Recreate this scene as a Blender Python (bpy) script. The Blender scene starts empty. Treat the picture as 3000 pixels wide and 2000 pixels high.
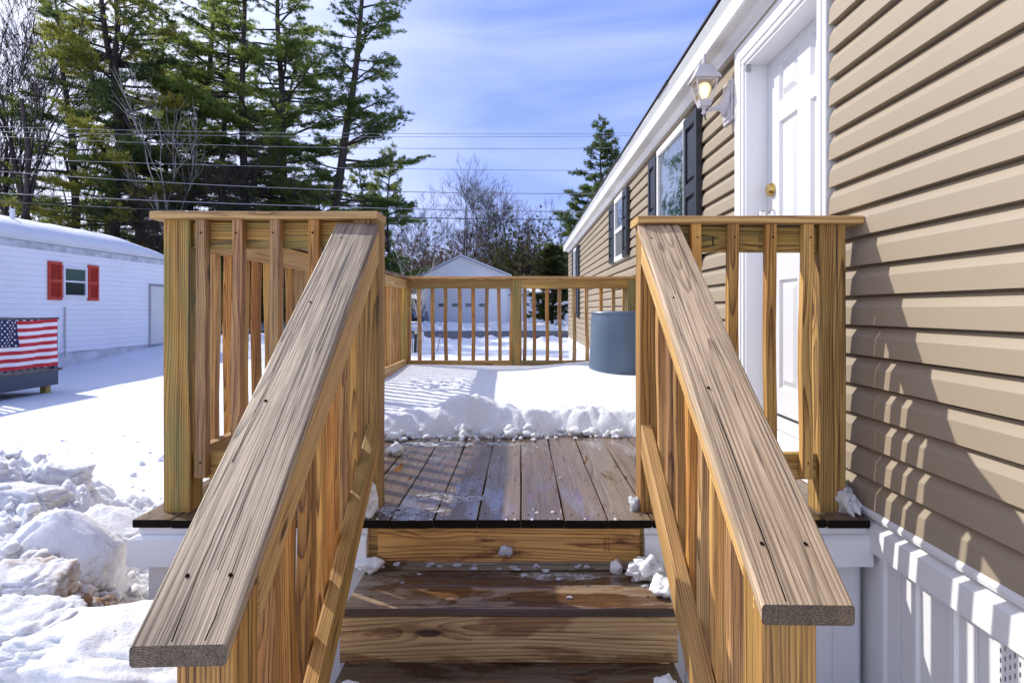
import bpy, bmesh, math, random
import numpy as np
from mathutils import Vector, Matrix, noise as mn
R = math.radians
scene = bpy.context.scene
C = scene.collection

# ---------------- camera, world, sun, exposure ----------------
CZ = 1.484
cam = bpy.data.cameras.new('camera')
cam.sensor_width = 36; cam.lens = 21.6
cam.shift_x = -0.00933; cam.shift_y = -0.0307
cam.clip_start = 0.05; cam.clip_end = 2000
co = bpy.data.objects.new('camera', cam); C.objects.link(co)
co.location = (0, 0, CZ); co.rotation_euler = (R(90), 0, 0)
scene.camera = co
SUNV = Vector((-1.0, 0.64, 0.97)).normalized()
sun = bpy.data.lights.new('sun', 'SUN'); sun.energy = 3.9; sun.angle = R(0.5); sun.color = (1, .955, .87)
so = bpy.data.objects.new('sun', sun); C.objects.link(so)
so.location = (-20, 12, 20); so.rotation_euler = SUNV.to_track_quat('Z', 'Y').to_euler()
scene.view_settings.view_transform = 'Standard'; scene.view_settings.look = 'None'
scene.view_settings.exposure = 0.33; scene.view_settings.gamma = 1
w = bpy.data.worlds.new('World'); scene.world = w; w.use_nodes = True
nt = w.node_tree; nt.nodes.clear()
out = nt.nodes.new('ShaderNodeOutputWorld'); bg = nt.nodes.new('ShaderNodeBackground')
sky = nt.nodes.new('ShaderNodeTexSky'); sky.sky_type = 'NISHITA'; sky.sun_disc = False
sky.sun_elevation = math.asin(SUNV.z); sky.sun_rotation = math.atan2(SUNV.x, SUNV.y)
sky.air_density = 1.0; sky.dust_density = 0.6; sky.ozone_density = 3.0
bg.inputs['Strength'].default_value = 0.15
# thin high cloud streaks mixed into the sky by direction
tc = nt.nodes.new('ShaderNodeTexCoord'); mp = nt.nodes.new('ShaderNodeMapping')
mp.inputs['Scale'].default_value = (1.1, 1.6, 5.5); mp.inputs['Rotation'].default_value = (0.25, 0.28, 0.5)
nz = nt.nodes.new('ShaderNodeTexNoise'); nz.inputs['Scale'].default_value = 1.7; nz.inputs['Detail'].default_value = 7; nz.inputs['Roughness'].default_value = .55; nz.inputs['Distortion'].default_value = .6
cr = nt.nodes.new('ShaderNodeMapRange'); cr.inputs[1].default_value = .42; cr.inputs[2].default_value = .85; cr.inputs[4].default_value = .34
sx = nt.nodes.new('ShaderNodeSeparateXYZ')
lf = nt.nodes.new('ShaderNodeMapRange'); lf.inputs[1].default_value = -.05; lf.inputs[2].default_value = -.60; lf.inputs[3].default_value = 0; lf.inputs[4].default_value = .80
ad = nt.nodes.new('ShaderNodeMath'); ad.operation = 'ADD'; ad.use_clamp = True
mx = nt.nodes.new('ShaderNodeMix'); mx.data_type = 'RGBA'
tint = nt.nodes.new('ShaderNodeMix'); tint.data_type = 'RGBA'; tint.blend_type = 'MULTIPLY'; tint.inputs[0].default_value = 1
tint.inputs[7].default_value = (1.22, .98, 1.22, 1)
mx.inputs[7].default_value = (6.9, 7.2, 8.6, 1)
L = nt.links.new
L(tc.outputs['Generated'], mp.inputs[0]); L(mp.outputs[0], nz.inputs['Vector']); L(nz.outputs[0], cr.inputs[0])
L(tc.outputs['Generated'], sx.inputs[0]); L(sx.outputs[0], lf.inputs[0]); L(cr.outputs[0], ad.inputs[0]); L(lf.outputs[0], ad.inputs[1])
blu = nt.nodes.new('ShaderNodeMix'); blu.data_type = 'RGBA'; blu.inputs[0].default_value = .68; blu.inputs[7].default_value = (1.40, 2.25, 5.5, 1)
L(sky.outputs[0], tint.inputs[6]); L(tint.outputs[2], blu.inputs[6]); L(blu.outputs[2], mx.inputs[6]); L(ad.outputs[0], mx.inputs[0]); L(mx.outputs[2], bg.inputs['Color']); L(bg.outputs[0], out.inputs[0])

# ---------------- scene-building helpers ----------------
F = 1800.0
def at(px, py, Y): return Vector(((px-1528)*Y/F, Y, CZ+(908-py)*Y/F))
def gx(px, Y): return (px-1528)*Y/F
def gz(py, Y): return CZ+(908-py)*Y/F
WM = {}
def reg(o, M, parent=None):
    C.objects.link(o); o.matrix_basis = M; WM[o.name] = M
    if parent is not None:
        o.parent = parent; o.matrix_parent_inverse = WM[parent.name].inverted()
    return o
def tag(o, label=None, cat=None, group=None, kind=None):
    for k, v in (('label', label), ('category', cat), ('group', group), ('kind', kind)):
        if v: o[k] = v
    return o
def thing(name, loc, label, cat, group=None):
    o = bpy.data.objects.new(name, None); o.empty_display_size = .1
    reg(o, Matrix.Translation(Vector(loc))); return tag(o, label, cat, group)
class MB:
    """collects polygons in world space; build() links them as one mesh object"""
    def __init__(s): s.v = []; s.f = []; s.m = []
    def poly(s, pts, mi=0):
        n = len(s.v); s.v += [tuple(p) for p in pts]; s.f.append(tuple(range(n, n+len(pts)))); s.m.append(mi)
    def add(s, V, Fc, mi=0):
        n = len(s.v); s.v += [tuple(p) for p in V]; s.f += [tuple(i+n for i in f) for f in Fc]; s.m += [mi]*len(Fc)
    def box(s, x0, x1, y0, y1, z0, z1, mi=0, b=0.0):
        if b <= 0:
            V = [(x, y, z) for x in (x0, x1) for y in (y0, y1) for z in (z0, z1)]
            s.add(V, [(0,1,3,2),(4,6,7,5),(0,4,5,1),(2,3,7,6),(0,2,6,4),(1,5,7,3)], mi)
        else:
            bm = bmesh.new(); bmesh.ops.create_cube(bm, size=1)
            for v in bm.verts:
                v.co = Vector(((x0+x1)/2+v.co.x*(x1-x0), (y0+y1)/2+v.co.y*(y1-y0), (z0+z1)/2+v.co.z*(z1-z0)))
            bmesh.ops.bevel(bm, geom=bm.edges[:], offset=b, segments=2, affect='EDGES', profile=.5)
            s.add([v.co[:] for v in bm.verts], [[v.index for v in f.verts] for f in bm.faces], mi) if not bm.verts.index_update() else None
            bm.free()
    def tube(s, pts, rad, n=8, mi=0, cap=True):
        pts = [Vector(p) for p in pts]; k = len(pts)
        if not hasattr(rad, '__len__'): rad = [rad]*k
        rings = []
        for i, p in enumerate(pts):
            d = (pts[min(i+1, k-1)]-pts[max(i-1, 0)]).normalized()
            a = d.orthogonal().normalized() if i == 0 else (pa - d*pa.dot(d)).normalized()
            pa = a; b = d.cross(a)
            rings.append([p+(a*math.cos(2*math.pi*j/n)+b*math.sin(2*math.pi*j/n))*rad[i] for j in range(n)])
        V = [q for r in rings for q in r]; Fc = []
        for i in range(k-1):
            for j in range(n):
                Fc.append((i*n+j, i*n+(j+1) % n, (i+1)*n+(j+1) % n, (i+1)*n+j))
        if cap: Fc += [tuple(range(n))[::-1], tuple((k-1)*n+j for j in range(n))]
        s.add(V, Fc, mi)
    def lathe(s, cx, cy, prof, n=24, mi=0, sx=1, sy=1):
        V = []; Fc = []
        for r, z in prof:
            V += [(cx+r*sx*math.cos(2*math.pi*j/n), cy+r*sy*math.sin(2*math.pi*j/n), z) for j in range(n)]
        for i in range(len(prof)-1):
            for j in range(n): Fc.append((i*n+j, i*n+(j+1) % n, (i+1)*n+(j+1) % n, (i+1)*n+j))
        s.add(V, Fc, mi)
    def build(s, name, mats, parent=None, smooth=False, origin=None):
        if not isinstance(mats, (list, tuple)): mats = [mats]
        O = Vector(origin) if origin is not None else (WM[parent.name].translation.copy() if parent is not None else Vector(s.v[0]))
        me = bpy.data.meshes.new(name)
        me.from_pydata([(v[0]-O.x, v[1]-O.y, v[2]-O.z) for v in s.v], [], s.f)
        for m in mats: me.materials.append(m)
        me.polygons.foreach_set('material_index', s.m)
        if smooth: me.polygons.foreach_set('use_smooth', [True]*len(s.f))
        me.update()
        o = bpy.data.objects.new(name, me); return reg(o, Matrix.Translation(O), parent)

# ---------------- materials ----------------
class NT:
    def __init__(s, name):
        s.mat = bpy.data.materials.new(name); s.mat.use_nodes = True; s.t = s.mat.node_tree; s.t.nodes.clear()
        s.out = s.t.nodes.new('ShaderNodeOutputMaterial'); s.b = s.t.nodes.new('ShaderNodeBsdfPrincipled'); s.link(s.b.outputs[0], s.out.inputs[0])
    def link(s, a, b): s.t.links.new(a, b)
    def n(s, typ, **kw):
        nd = s.t.nodes.new('ShaderNode'+typ)
        for k, v in kw.items():
            if k.startswith('_'): setattr(nd, k[1:], v)
        for k, v in kw.items():
            if k.startswith('_'): continue
            key = int(k[1:]) if k[0] == 'i' and k[1:].isdigit() else k
            if hasattr(v, 'is_output') or isinstance(v, bpy.types.NodeSocket): s.link(v, nd.inputs[key])
            else: nd.inputs[key].default_value = v
        return nd
    def m(s, op, a, b=0.0, c=0.0, clamp=False): return s.n('Math', _operation=op, _use_clamp=clamp, i0=a, i1=b, i2=c).outputs[0]
    def vm(s, op, a, b=(0,0,0)): return s.n('VectorMath', _operation=op, i0=a, i1=b).outputs[0]
    def noise(s, vec, scale=1, detail=4, rough=.5, dist=0): return s.n('TexNoise', Vector=vec, Scale=scale, Detail=detail, Roughness=rough, Distortion=dist).outputs[0]
    def ramp(s, v, a, b, lo=0.0, hi=1.0): return s.n('MapRange', i0=v, i1=a, i2=b, i3=lo, i4=hi).outputs[0]
    def mix(s, f, a, b, mode='MIX'):
        def c(x): return (*x, 1) if isinstance(x, tuple) and len(x) == 3 else x
        return s.n('Mix', _data_type='RGBA', _blend_type=mode, i0=f, i6=c(a), i7=c(b)).outputs[2]
    def objc(s): return s.n('TexCoord').outputs['Object']
    def geo(s): return s.n('NewGeometry').outputs['Position']
    def rnd(s): return s.n('ObjectInfo').outputs['Random']
    def set(s, color=None, rough=None, bump=None, bs=.3, bd=.002, **kw):
        if color is not None:
            if isinstance(color, tuple): s.b.inputs['Base Color'].default_value = (*color[:3], 1)
            else: s.link(color, s.b.inputs['Base Color'])
        if rough is not None:
            if isinstance(rough, (int, float)): s.b.inputs['Roughness'].default_value = rough
            else: s.link(rough, s.b.inputs['Roughness'])
        if bump is not None:
            bn = s.n('Bump', Strength=bs, Distance=bd, Height=bump); s.link(bn.outputs[0], s.b.inputs['Normal'])
        for k, v in kw.items():
            nm = k.replace('_', ' ')
            if isinstance(v, bpy.types.NodeSocket): s.link(v, s.b.inputs[nm])
            else: s.b.inputs[nm].default_value = v
        return s.mat

def plain(name, col, rough=.5, var=.06, scale=8, bump=0, **kw):
    t = NT(name); p = t.objc(); n = t.noise(p, scale, 5, .6)
    c = t.mix(t.ramp(n, .3, .7), tuple(x*(1-var) for x in col), tuple(min(1, x*(1+var)) for x in col))
    if bump: return t.set(c, rough, n, bump, .004, **kw)
    return t.set(c, rough, **kw)

def wood(name, light, dark, alt, altamt=.5, freq=190, rough=(.55, .8), contrast=1.0, crack=0.0, stain=0.0, wet=0.0, green=0.0, stainz=None, fiber=.5, grime=0.0, swirl=1.0, lines=.30, vary=0.0, knots=1.0, streaks=.40):
    t = NT(name); p = t.objc(); r = t.rnd()
    off = t.n('CombineXYZ', i0=t.m('MULTIPLY', r, 37.0), i1=t.m('MULTIPLY', r, 11.0), i2=t.m('MULTIPLY', r, 5.0)).outputs[0]
    q = t.vm('ADD', p, off)
    s = t.n('SeparateXYZ', i0=p); y, z = s.outputs[1], s.outputs[2]
    lowA = t.noise(t.vm('MULTIPLY', q, (.55, 3, 3)), 1, 2, .4)
    lowB = t.noise(t.vm('MULTIPLY', t.vm('ADD', q, (9, 3, 7)), (.8, 3.5, 3.5)), 1, 2, .4)
    r1 = t.m('FRACT', t.m('MULTIPLY', r, 7.13)); r2 = t.m('FRACT', t.m('MULTIPLY', r, 13.7))
    yy = t.m('ADD', t.m('ADD', y, t.m('MULTIPLY', t.m('SUBTRACT', lowA, .5), swirl*.05)), t.m('MULTIPLY', t.m('SUBTRACT', r1, .5), .16))
    zz = t.m('ADD', t.m('ADD', z, t.m('MULTIPLY', t.m('SUBTRACT', lowB, .5), swirl*.06)), t.m('MULTIPLY', t.m('SUBTRACT', r2, .5), .10))
    rad = t.m('SQRT', t.m('ADD', t.m('MULTIPLY', yy, yy), t.m('MULTIPLY', zz, zz)))
    # knots bend the rings
    kv = t.n('TexVoronoi', _feature='F1', Vector=t.vm('MULTIPLY', q, (1.6, 5.5, 5.5)), Scale=1.0, Randomness=1.0).outputs['Distance']
    kn = t.ramp(kv, .24, .0, 0, knots); kn2 = t.m('MULTIPLY', kn, kn)
    rings = t.m('ADD', t.m('MULTIPLY', rad, float(freq)), t.m('MULTIPLY', kn2, 2.6))
    fr = t.m('FRACT', t.m('ADD', rings, t.m('MULTIPLY', t.noise(t.vm('MULTIPLY', q, (3, 60, 60)), 1, 3), .5)))
    prof = t.m('POWER', fr, 2.6); 
    edge = t.ramp(fr, .93, 1.0, 1, 0); prof = t.m('MULTIPLY', prof, edge)
    fib = t.noise(t.vm('MULTIPLY', q, (5, 330, 330)), 1, 4, .65)
    ln_ = t.ramp(t.noise(t.vm('MULTIPLY', q, (1.3, 150, 150)), 1, 2, .5), .55, .63)
    streak = t.noise(t.vm('MULTIPLY', q, (1.7, 45, 45)), 1, 4, .6)
    big = t.noise(t.vm('MULTIPLY', q, (1.3, 9, 9)), 1, 3, .55)
    base = t.mix(t.ramp(big, .38, .66), light, tuple(alt))
    base = t.mix(altamt, light, base)
    f = t.m('ADD', t.m('ADD', t.m('MULTIPLY', prof, .75*contrast), t.m('MULTIPLY', t.ramp(streak, .45, .72), streaks)), t.m('MULTIPLY', ln_, lines), clamp=True)
    c = t.mix(f, base, dark)
    c = t.mix(t.m('MULTIPLY', t.ramp(fib, .48, .64), fiber), c, t.mix(.5, c, dark))
    c = t.mix(t.m('MULTIPLY', t.ramp(fib, .47, .33), fiber*.6), c, tuple(min(1, x*1.25) for x in light))
    # brightness shift per piece
    c = t.mix(1.0, c, t.mix(r2, (.60, .56, .50), (1.25, 1.25, 1.22)), 'MULTIPLY')
    c = t.mix(t.m('MULTIPLY', t.ramp(r1, .25, .9), .35), c, t.mix(1.0, c, (1.25, .82, .50), 'MULTIPLY'))
    if vary > 0:
        c = t.mix(t.m('MULTIPLY', t.ramp(t.m('FRACT', t.m('MULTIPLY', r, 29.3)), .45, .75), vary), c, t.mix(1.0, t.n('HueSaturation', Saturation=.66, Value=1.0, Color=c).outputs[0], (1.04, 1.02, .90), 'MULTIPLY'))
    if green > 0:
        g = t.noise(t.vm('MULTIPLY', t.vm('ADD', q, (4, 4, 4)), (2.2, 14, 14)), 1, 4, .6)
        c = t.mix(t.m('MULTIPLY', t.ramp(g, .44, .60), green), c, t.mix(.7, (.12, .25, .09), c))
    if grime > 0:
        gm = t.noise(t.vm('MULTIPLY', t.vm('ADD', q, (8, 2, 5)), (1.5, 12, 12)), 1, 5, .65)
        c = t.mix(t.m('MULTIPLY', t.ramp(gm, .45, .68), grime), c, t.mix(1.0, c, (.52, .50, .50), 'MULTIPLY'))
    # knot hearts
    c = t.mix(t.m('MULTIPLY', t.ramp(kv, .075, .05), knots), c, (.07, .03, .012))
    rg = t.ramp(fib, .3, .7, rough[0], rough[1])
    if crack > 0:
        ck = t.noise(t.vm('MULTIPLY', q, (1.1, 70, 70)), 1, 2, .5)
        cm = t.m('MULTIPLY', t.ramp(ck, .65, .69), crack)
        c = t.mix(cm, c, (.035, .026, .02))
    if stain > 0:
        sn = t.noise(t.vm('MULTIPLY', t.vm('ADD', q, (2, 8, 1)), (2.6, 9, 9)), 1, 5, .62, .4)
        if stainz is not None: sn = t.m('ADD', sn, t.ramp(z, stainz[0], stainz[1], 0, .22))
        sm = t.m('MULTIPLY', t.ramp(sn, .52, .575), stain)
        c = t.mix(sm, c, t.mix(1.0, c, (.34, .19, .09), 'MULTIPLY'))
        rg = t.m('SUBTRACT', rg, t.m('MULTIPLY', sm, .3))
    hb = t.m('ADD', t.m('MULTIPLY', prof, .6), t.m('MULTIPLY', fib, .5))
    kw = {}
    if wet > 0:
        wn = t.noise(t.vm('MULTIPLY', t.vm('ADD', q, (5, 1, 3)), (2.0, 9, 9)), 1, 5, .6, .6)
        film = t.ramp(wn, .50, .60)
        rg = t.m('SUBTRACT', t.m('MULTIPLY', rg, 1.0), t.m('MULTIPLY', film, .28*wet))
        pud = t.ramp(t.noise(t.vm('MULTIPLY', t.vm('ADD', q, (1, 6, 2)), (4, 17, 17)), 1, 4, .6), .585, .62)
        c = t.mix(t.m('MULTIPLY', pud, wet), c, (.13, .055, .018))
        rg = t.m('MULTIPLY', rg, t.ramp(pud, 0, 1, 1, .12))
        hb = t.m('MULTIPLY', hb, t.ramp(pud, 0, 1, 1, 0))
        kw = dict(Coat_Weight=t.m('MULTIPLY', film, .5*wet), Coat_Roughness=.12)
    return t.set(c, rg, hb, .35, .0016, **kw)

W_POST = wood('treated_post_wood', (.60,.39,.095), (.085,.032,.007), (.30,.23,.045), .9, 150, green=1.0, crack=.8, contrast=1.25, lines=.4, vary=.4)
W_POSTB = wood('brown_post_wood', (.60,.39,.12), (.10,.038,.010), (.36,.19,.045), .8, 170, green=.25, crack=.9, contrast=1.3, lines=.6)
W_BAL = wood('treated_baluster_wood', (.70,.43,.12), (.115,.036,.008), (.48,.19,.03), .8, 250, contrast=1.25, crack=.35, vary=.45, lines=.45)
W_RAIL = wood('treated_rail_wood', (.66,.43,.13), (.12,.045,.010), (.36,.25,.055), .8, 170, green=.5, contrast=1.2)
W_CAP = wood('cap_wood', (.70,.49,.21), (.21,.10,.03), (.50,.32,.11), .6, 170, contrast=1.15)
W_GREY = wood('weathered_cap_wood', (.46,.36,.25), (.065,.044,.028), (.23,.17,.112), .9, 240, rough=(.55,.8), contrast=1.15, crack=1.0, fiber=.9, grime=.9, lines=.7, knots=0.0, streaks=.2)
W_CAPR = wood('sunbleached_cap_wood', (.60,.49,.35), (.13,.095,.062), (.40,.31,.205), .85, 200, rough=(.55,.8), contrast=1.0, crack=.8, fiber=.8, grime=.45, lines=.55, knots=.5, streaks=.25)
W_DECK = wood('wet_deck_wood', (.23,.172,.115), (.050,.032,.020), (.135,.105,.078), .8, 150, rough=(.24,.48), wet=1.0)
W_RISE = wood('riser_wood', (.76,.52,.18), (.15,.055,.012), (.50,.26,.06), .6, 115, stain=1.0, contrast=1.25, swirl=2.2)
W_RISE2 = wood('lower_riser_wood', (.66,.53,.30), (.17,.095,.04), (.50,.37,.18), .6, 95, swirl=2.4, stain=.7, stainz=(-.01, -.07), contrast=1.25)
W_TREAD = wood('tread_wood', (.34,.285,.21), (.05,.036,.024), (.16,.128,.09), .9, 190, rough=(.24,.5), stain=.85, wet=.5)
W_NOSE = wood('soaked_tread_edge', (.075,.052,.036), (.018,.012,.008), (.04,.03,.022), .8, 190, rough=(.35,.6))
W_END = plain('wet_end_grain', (.010,.007,.005), .8, .3, 60, Specular_IOR_Level=.1)
W_ENDG = wood('cut_end_grain', (.15,.115,.075), (.018,.013,.009), (.065,.05,.034), .8, 300, contrast=1.4, fiber=1.0)  # end grain, with the shade on the camera-facing ends put into the colour
DARK = plain('screw_hole', (.012,.008,.006), .9, .1, Specular_IOR_Level=0.0)

def snowmat(name, dirt=0.0, bscale=14, bs=.35, bd=.02, col=(.75,.757,.765), **kw):
    t = NT(name); p = t.geo()
    n = t.noise(p, bscale, 8, .62); n2 = t.noise(p, 1.3, 4, .5); n3 = t.noise(p, 160, 3, .6)
    c = t.mix(t.ramp(n2, .35, .65), tuple(x*.965 for x in col), col)
    if dirt > 0:
        d = t.noise(p, 3.4, 7, .72, .7); d2 = t.noise(p, 26, 4, .7)
        zf = t.ramp(t.n('SeparateXYZ', i0=p).outputs[2], .80, .60, 0, 1)
        yf = t.ramp(t.n('SeparateXYZ', i0=p).outputs[1], 2.35, 1.75, 0, 1)
        msk = t.m('MULTIPLY', t.m('MULTIPLY', t.ramp(d, .47, .60), t.ramp(d2, .36, .58)), t.m('MULTIPLY', zf, yf))
        c = t.mix(t.m('MULTIPLY', msk, dirt), c, (.30, .19, .10))
        c = t.mix(t.m('MULTIPLY', t.ramp(t.noise(p, 60, 3, .6), .68, .72), t.m('MULTIPLY', yf, .7*dirt)), c, (.10, .06, .03))
        sp_ = t.m('MAXIMUM', t.ramp(t.vm('DISTANCE', p, (-1.30, 1.83, .62)) if False else t.n('VectorMath', _operation='DISTANCE', i0=p, i1=(-1.28, 1.80, .60)).outputs['Value'], .55, .22), t.ramp(t.n('VectorMath', _operation='DISTANCE', i0=p, i1=(-1.12, 1.60, .56)).outputs['Value'], .50, .10))
        c = t.mix(t.m('MULTIPLY', t.m('MULTIPLY', sp_, t.ramp(t.noise(p, 6.5, 6, .7), .42, .54)), t.ramp(d2, .34, .50)), c, (.30, .18, .085))
    h = t.m('ADD', t.m('ADD', n, t.m('MULTIPLY', n3, .16)), t.m('MULTIPLY', t.noise(p, 55, 4, .7), .35 if bscale > 12 else .06))
    return t.set(c, .72, h, bs, bd, Specular_IOR_Level=.25, **kw)
SNOW = snowmat('snow', 0, 9, .22, .03)
SNOWD = snowmat('dirty_plowed_snow', .95, 16, .6, .022, Subsurface_Weight=.5, Subsurface_Radius=(.04,.045,.05), Subsurface_Scale=.7)
SNOWC = snowmat('loose_snow', 0, 40, .55, .012, Subsurface_Weight=.35, Subsurface_Radius=(.03,.035,.04), Subsurface_Scale=.6)
ICE = NT('slush_ice'); _p = ICE.geo(); ICE = ICE.set(ICE.mix(ICE.noise(_p, 30, 3), (.50,.52,.56), (.86,.88,.92)), .12, ICE.noise(_p, 70, 4), .6, .01, Transmission_Weight=.35, IOR=1.31)
_t = NT('patchy_slush'); _p = _t.geo(); _t.set(_t.mix(_t.noise(_p, 60, 4, .7), (.36,.37,.38), (.80,.81,.84)), .2, _t.noise(_p, 110, 4, .7), .9, .01); _tr = _t.n('BsdfTransparent'); _ms = _t.n('MixShader', i0=_t.ramp(_t.noise(_p, 34, 6, .75), .44, .60)); _t.link(_tr.outputs[0], _ms.inputs[1]); _t.link(_t.b.outputs[0], _ms.inputs[2]); _t.link(_ms.outputs[0], _t.out.inputs[0]); SLUSH = _t.mat
WHITE = plain('white_vinyl', (.74,.74,.75), .42, .02, 20)
WHITED = plain('white_painted_door', (.80,.805,.83), .38, .02, 30)
def siding_mat(name, col, axis=1):
    t = NT(name); p = t.geo()
    sc = (260, 5, 260) if axis == 1 else (5, 260, 260)
    g = t.noise(t.vm('MULTIPLY', p, sc), 1, 3, .6); b = t.noise(p, .9, 3)
    c = t.mix(t.ramp(b, .3, .7), tuple(x*.96 for x in col), tuple(min(1, x*1.03) for x in col))
    c = t.mix(t.m('MULTIPLY', t.ramp(t.noise(p, 5, 5, .6), .55, .8), .12), c, tuple(x*.7 for x in col))
    return t.set(c, .5, g, .30, .0014)
TAN = siding_mat('tan_vinyl_siding', (.305,.247,.176))
WSID = siding_mat('white_siding', (.86,.865,.88))
WSIDX = siding_mat('white_garage_siding', (.88,.885,.90), 0)
SHUT = plain('charcoal_shutter', (.025,.028,.036), .35, .1)
REDS = plain('red_shutter', (.52,.045,.018), .5, .08)
SHING = plain('dark_shingle', (.03,.03,.032), .9, .4, 40)
METAL = plain('galvanised_metal', (.42,.43,.45), .35, .1, Metallic=.8)
BRASS = plain('brass', (.62,.42,.14), .22, .1, Metallic=1.0)
CHROME = plain('satin_nickel', (.72,.71,.69), .18, .05, Metallic=1.0)
BLACK = plain('black_plastic', (.012,.012,.014), .45, .1)
GREYP = plain('porch_grey_paint', (.045,.062,.095), .55, .12)
_g = NT('window_glass'); _n = _g.noise(_g.vm('MULTIPLY', _g.geo(), (1, 3.0, 9)), 1, 2, .4)
GLASS = _g.set((.022,.05,.055), .015, _n, .35, .03, Specular_IOR_Level=1.0, IOR=1.9, Coat_Weight=.6, Coat_Roughness=.01)
_g = NT('far_glass'); GLASSD = _g.set((.02,.035,.03), .06, Specular_IOR_Level=.8)
_g = NT('shade_glass'); GLASSG = _g.set((.05,.10,.07), .12)
_b = NT('barrel_plastic'); _n = _b.noise(_b.objc(), 320, 3, .6)
BARREL = _b.set(_b.mix(_b.ramp(_b.noise(_b.objc(), 3, 4), .3, .7), (.085,.128,.19), (.12,.17,.235)), .38, _n, .12, .001)
ASPH = plain('wet_asphalt', (.065,.063,.068), .6, .25, 3)
BARK = NT('pine_bark'); _p = BARK.objc(); _n = BARK.noise(BARK.vm('MULTIPLY', _p, (6,6,1.4)), 1, 5, .6)
BARK = BARK.set(BARK.mix(_n, (.016,.013,.011), (.09,.07,.055)), .9, _n, .8, .05)
BARE = NT('bare_bark'); _p = BARE.objc(); _n = BARE.noise(_p, 2.5, 5, .6)
BARE = BARE.set(BARE.mix(BARE.ramp(_n, .3, .7), (.020,.015,.013), (.085,.064,.054)), .9)
BIRCH = plain('pale_bark', (.42,.38,.34), .8, .25, 5)
TWIG = plain('twig_bark', (.13,.095,.075), .9, .35, 2)
def leafmat(name, a, b, c3, tl=.55, tc_=(.42,.48,.11)):
    t = NT(name); p = t.objc(); r = t.rnd(); q = t.vm('ADD', p, t.n('CombineXYZ', i0=t.m('MULTIPLY', r, 50.0)).outputs[0])
    n = t.noise(q, .45, 3, .6); n2 = t.noise(q, 2.2, 4, .7)
    c = t.mix(t.ramp(n, .35, .65), a, b); c = t.mix(t.m('MULTIPLY', t.ramp(n2, .5, .75), .7), c, c3)
    c = t.mix(1.0, c, t.mix(r, (.7, .75, .8), (1.35, 1.25, .9)), 'MULTIPLY')
    t.set(c, .6, Specular_IOR_Level=.25)
    tr = t.n('BsdfTranslucent', Color=t.mix(.5, c, tc_))
    ms = t.n('MixShader', i0=tl); t.link(t.b.outputs[0], ms.inputs[1]); t.link(tr.outputs[0], ms.inputs[2]); t.link(ms.outputs[0], t.out.inputs[0])
    return t.mat
NEEDLE = leafmat('pine_needles', (.07,.135,.04), (.19,.26,.06), (.38,.42,.14), .62)
NEEDLED = leafmat('dark_pine_needles', (.035,.080,.032), (.085,.135,.045), (.20,.25,.09), .50, (.26,.34,.10))
NEEDLE3 = leafmat('light_pine_needles', (.10,.18,.05), (.28,.35,.08), (.48,.52,.20), .66)
NEEDLE2 = leafmat('rusty_pine_needles', (.11,.15,.04), (.30,.27,.07), (.42,.36,.12), .62)
CEDAR = leafmat('cedar_foliage', (.022,.034,.012), (.06,.07,.018), (.12,.115,.03), .35, (.14,.15,.04))
BROWNF = leafmat('brown_brush', (.07,.055,.040), (.13,.095,.07), (.13,.11,.06), .3, (.14,.10,.06))

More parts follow.
